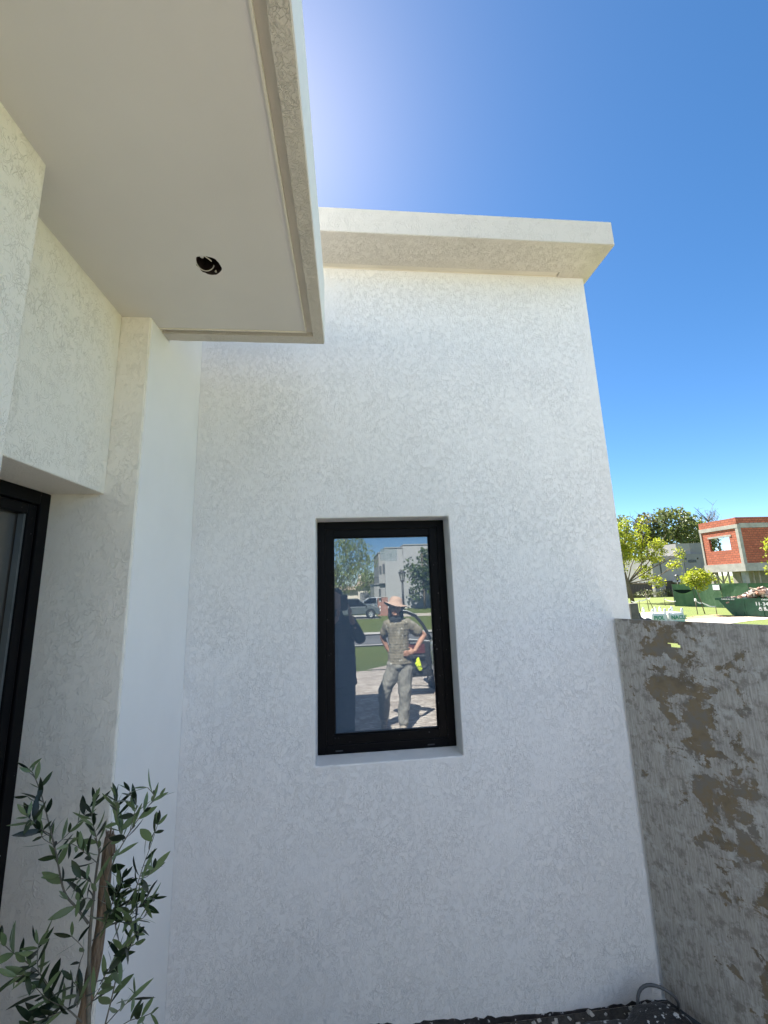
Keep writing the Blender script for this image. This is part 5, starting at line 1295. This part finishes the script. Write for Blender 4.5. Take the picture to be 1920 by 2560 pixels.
bm = bmesh.new(); prism(bm, [(1.2, 2.01), (4.8, 2.01), (4.3, 2.9), (1.9, 2.9)], -75, -65.4); prism(bm, [(-7.4, 1.41), (1.9, 1.41), (1.2, 2.0), (-6.5, 2.0)], -77, -66.3); fixn(bm); link_mesh('roof', bm, simple('pale_tile', (.50, .38, .30), .9, .15, 3), pa)
boxes('upper_wall', [((1.8, -73, 2.91), (3.0, -67, 4.0))], m_cream, pa)
boxes('window', [((2.2, -66.97, 2.95), (2.6, -66.9, 3.7))], m_hole, pa); boxes('garage', [((1.9, -65.99, -1), (4.2, -65.9, .9))], m_gh2, pa)
# trees across the street
LW = [((-1.2, -37, 4.6), (2.0, 1.8, 2.6)), ((.6, -37.5, 4.9), (1.3, 1.5, 2.2)), ((1.7, -37, 3.9), (.8, 1.0, 1.7)), ((-2.6, -37, 3.0), (1.8, 1.5, 2.3)), ((-.2, -37, 2.6), (1.7, 1.4, 1.5)), ((1.9, -38, 5.2), (.35, .4, 1.3)), ((2.3, -37.5, 4.3), (.35, .4, 1.0)), ((-.3, -37, 6.5), (1.0, 1.0, 1.6)), ((1.1, -37, 6.3), (.4, .5, 1.1))]
tree('willow_tree', (-1.6, -37.2, -1), [((-1.6, -37.2, -1), .2), ((-1.5, -37.2, 1), .17), ((-1.2, -37.2, 3), .11)], auto_limbs((-1.5, -37.2, 1.0), LW, .05, 61, 4), LW, 6800, .34, .055, m_willow, 'airy light green tree with upright shoots behind the dark silver car', upd=.9, clump=9, shell=.6)
LS = [((4.0, -62, 2.7), (1.4, 1.4, 1.9)), ((2.9, -64, 3.2), (1.2, 1.2, 1.4))]
tree('street_tree', (3.8, -62, -1), [((3.8, -62, -1), .15), ((3.9, -62, 1.8), .1)], auto_limbs((3.9, -62, 1.2), LS, .04, 62), LS, 1500, .34, .1, m_willow, 'rounded green tree between the cream house and the big grey house')
LR = [((8.6, -44.5, 3.6), (1.1, 1.0, .9)), ((9.6, -44.5, 2.9), (1.0, 1.0, 1.0)), ((9.5, -44.5, 4.9), (.55, .6, 1.5)), ((7.4, -44.5, 4.0), (.6, .5, .35)), ((7.9, -44.5, 2.7), (.6, .6, .45)), ((8.5, -44.5, 1.6), (.7, .6, .7)), ((8.2, -44.5, .75), (.4, .4, .5)), ((10.4, -44.5, 4.4), (.6, .7, 1.4)), ((10.2, -44.5, 1.8), (.8, .8, .9)), ((7.1, -44.5, 4.9), (.25, .3, .3)), ((10.6, -44.6, 3.2), (.9, .8, 1.2))]
tree('plane_tree', (9.1, -44.5, -1), [((9.1, -44.5, -1), .15), ((9.1, -44.5, .8), .14), ((9.05, -44.5, 2.6), .12), ((9.0, -44.5, 5.9), .09)], auto_limbs((9.05, -44.5, 2.2), LR, .03, 63), LR, 3300, .36, .14, m_plane, 'broad leaved green tree with a straight dark trunk before the big grey house', clump=6)
LB = [((9.5, -40.6, .2), (.45, .45, .55)), ((9.9, -40.6, .9), (.4, .4, .5)), ((9.4, -40.7, -.3), (.35, .35, .3))]
tree('shrub', (9.3, -40.6, -1), [((9.3, -40.6, -1), .05), ((9.45, -40.6, 0), .03)], auto_limbs((9.4, -40.6, -.4), LB, .02, 64), LB, 500, .2, .06, m_plane, 'small upright shrub on the lawn right of the lantern post', cat='shrub')
random.seed(71)
for i, x in enumerate((-26, -16, 22, 34)):
    l_ = [((x, -58, 4.5), (3.5, 3, 3.5)), ((x + 2, -57, 2.5), (2.5, 2, 2.0))]
    tree('street_tree', (x, -58, -1), [((x, -58, -1), .3), ((x, -58, 3), .2)], auto_limbs((x, -58, 1.8), l_, .08, 80 + i), l_, 1500, .6, .22, m_green, ('far left', 'second', 'third', 'far right')[i] + ' of the trees lining the far side of the street', group='trees lining the street')
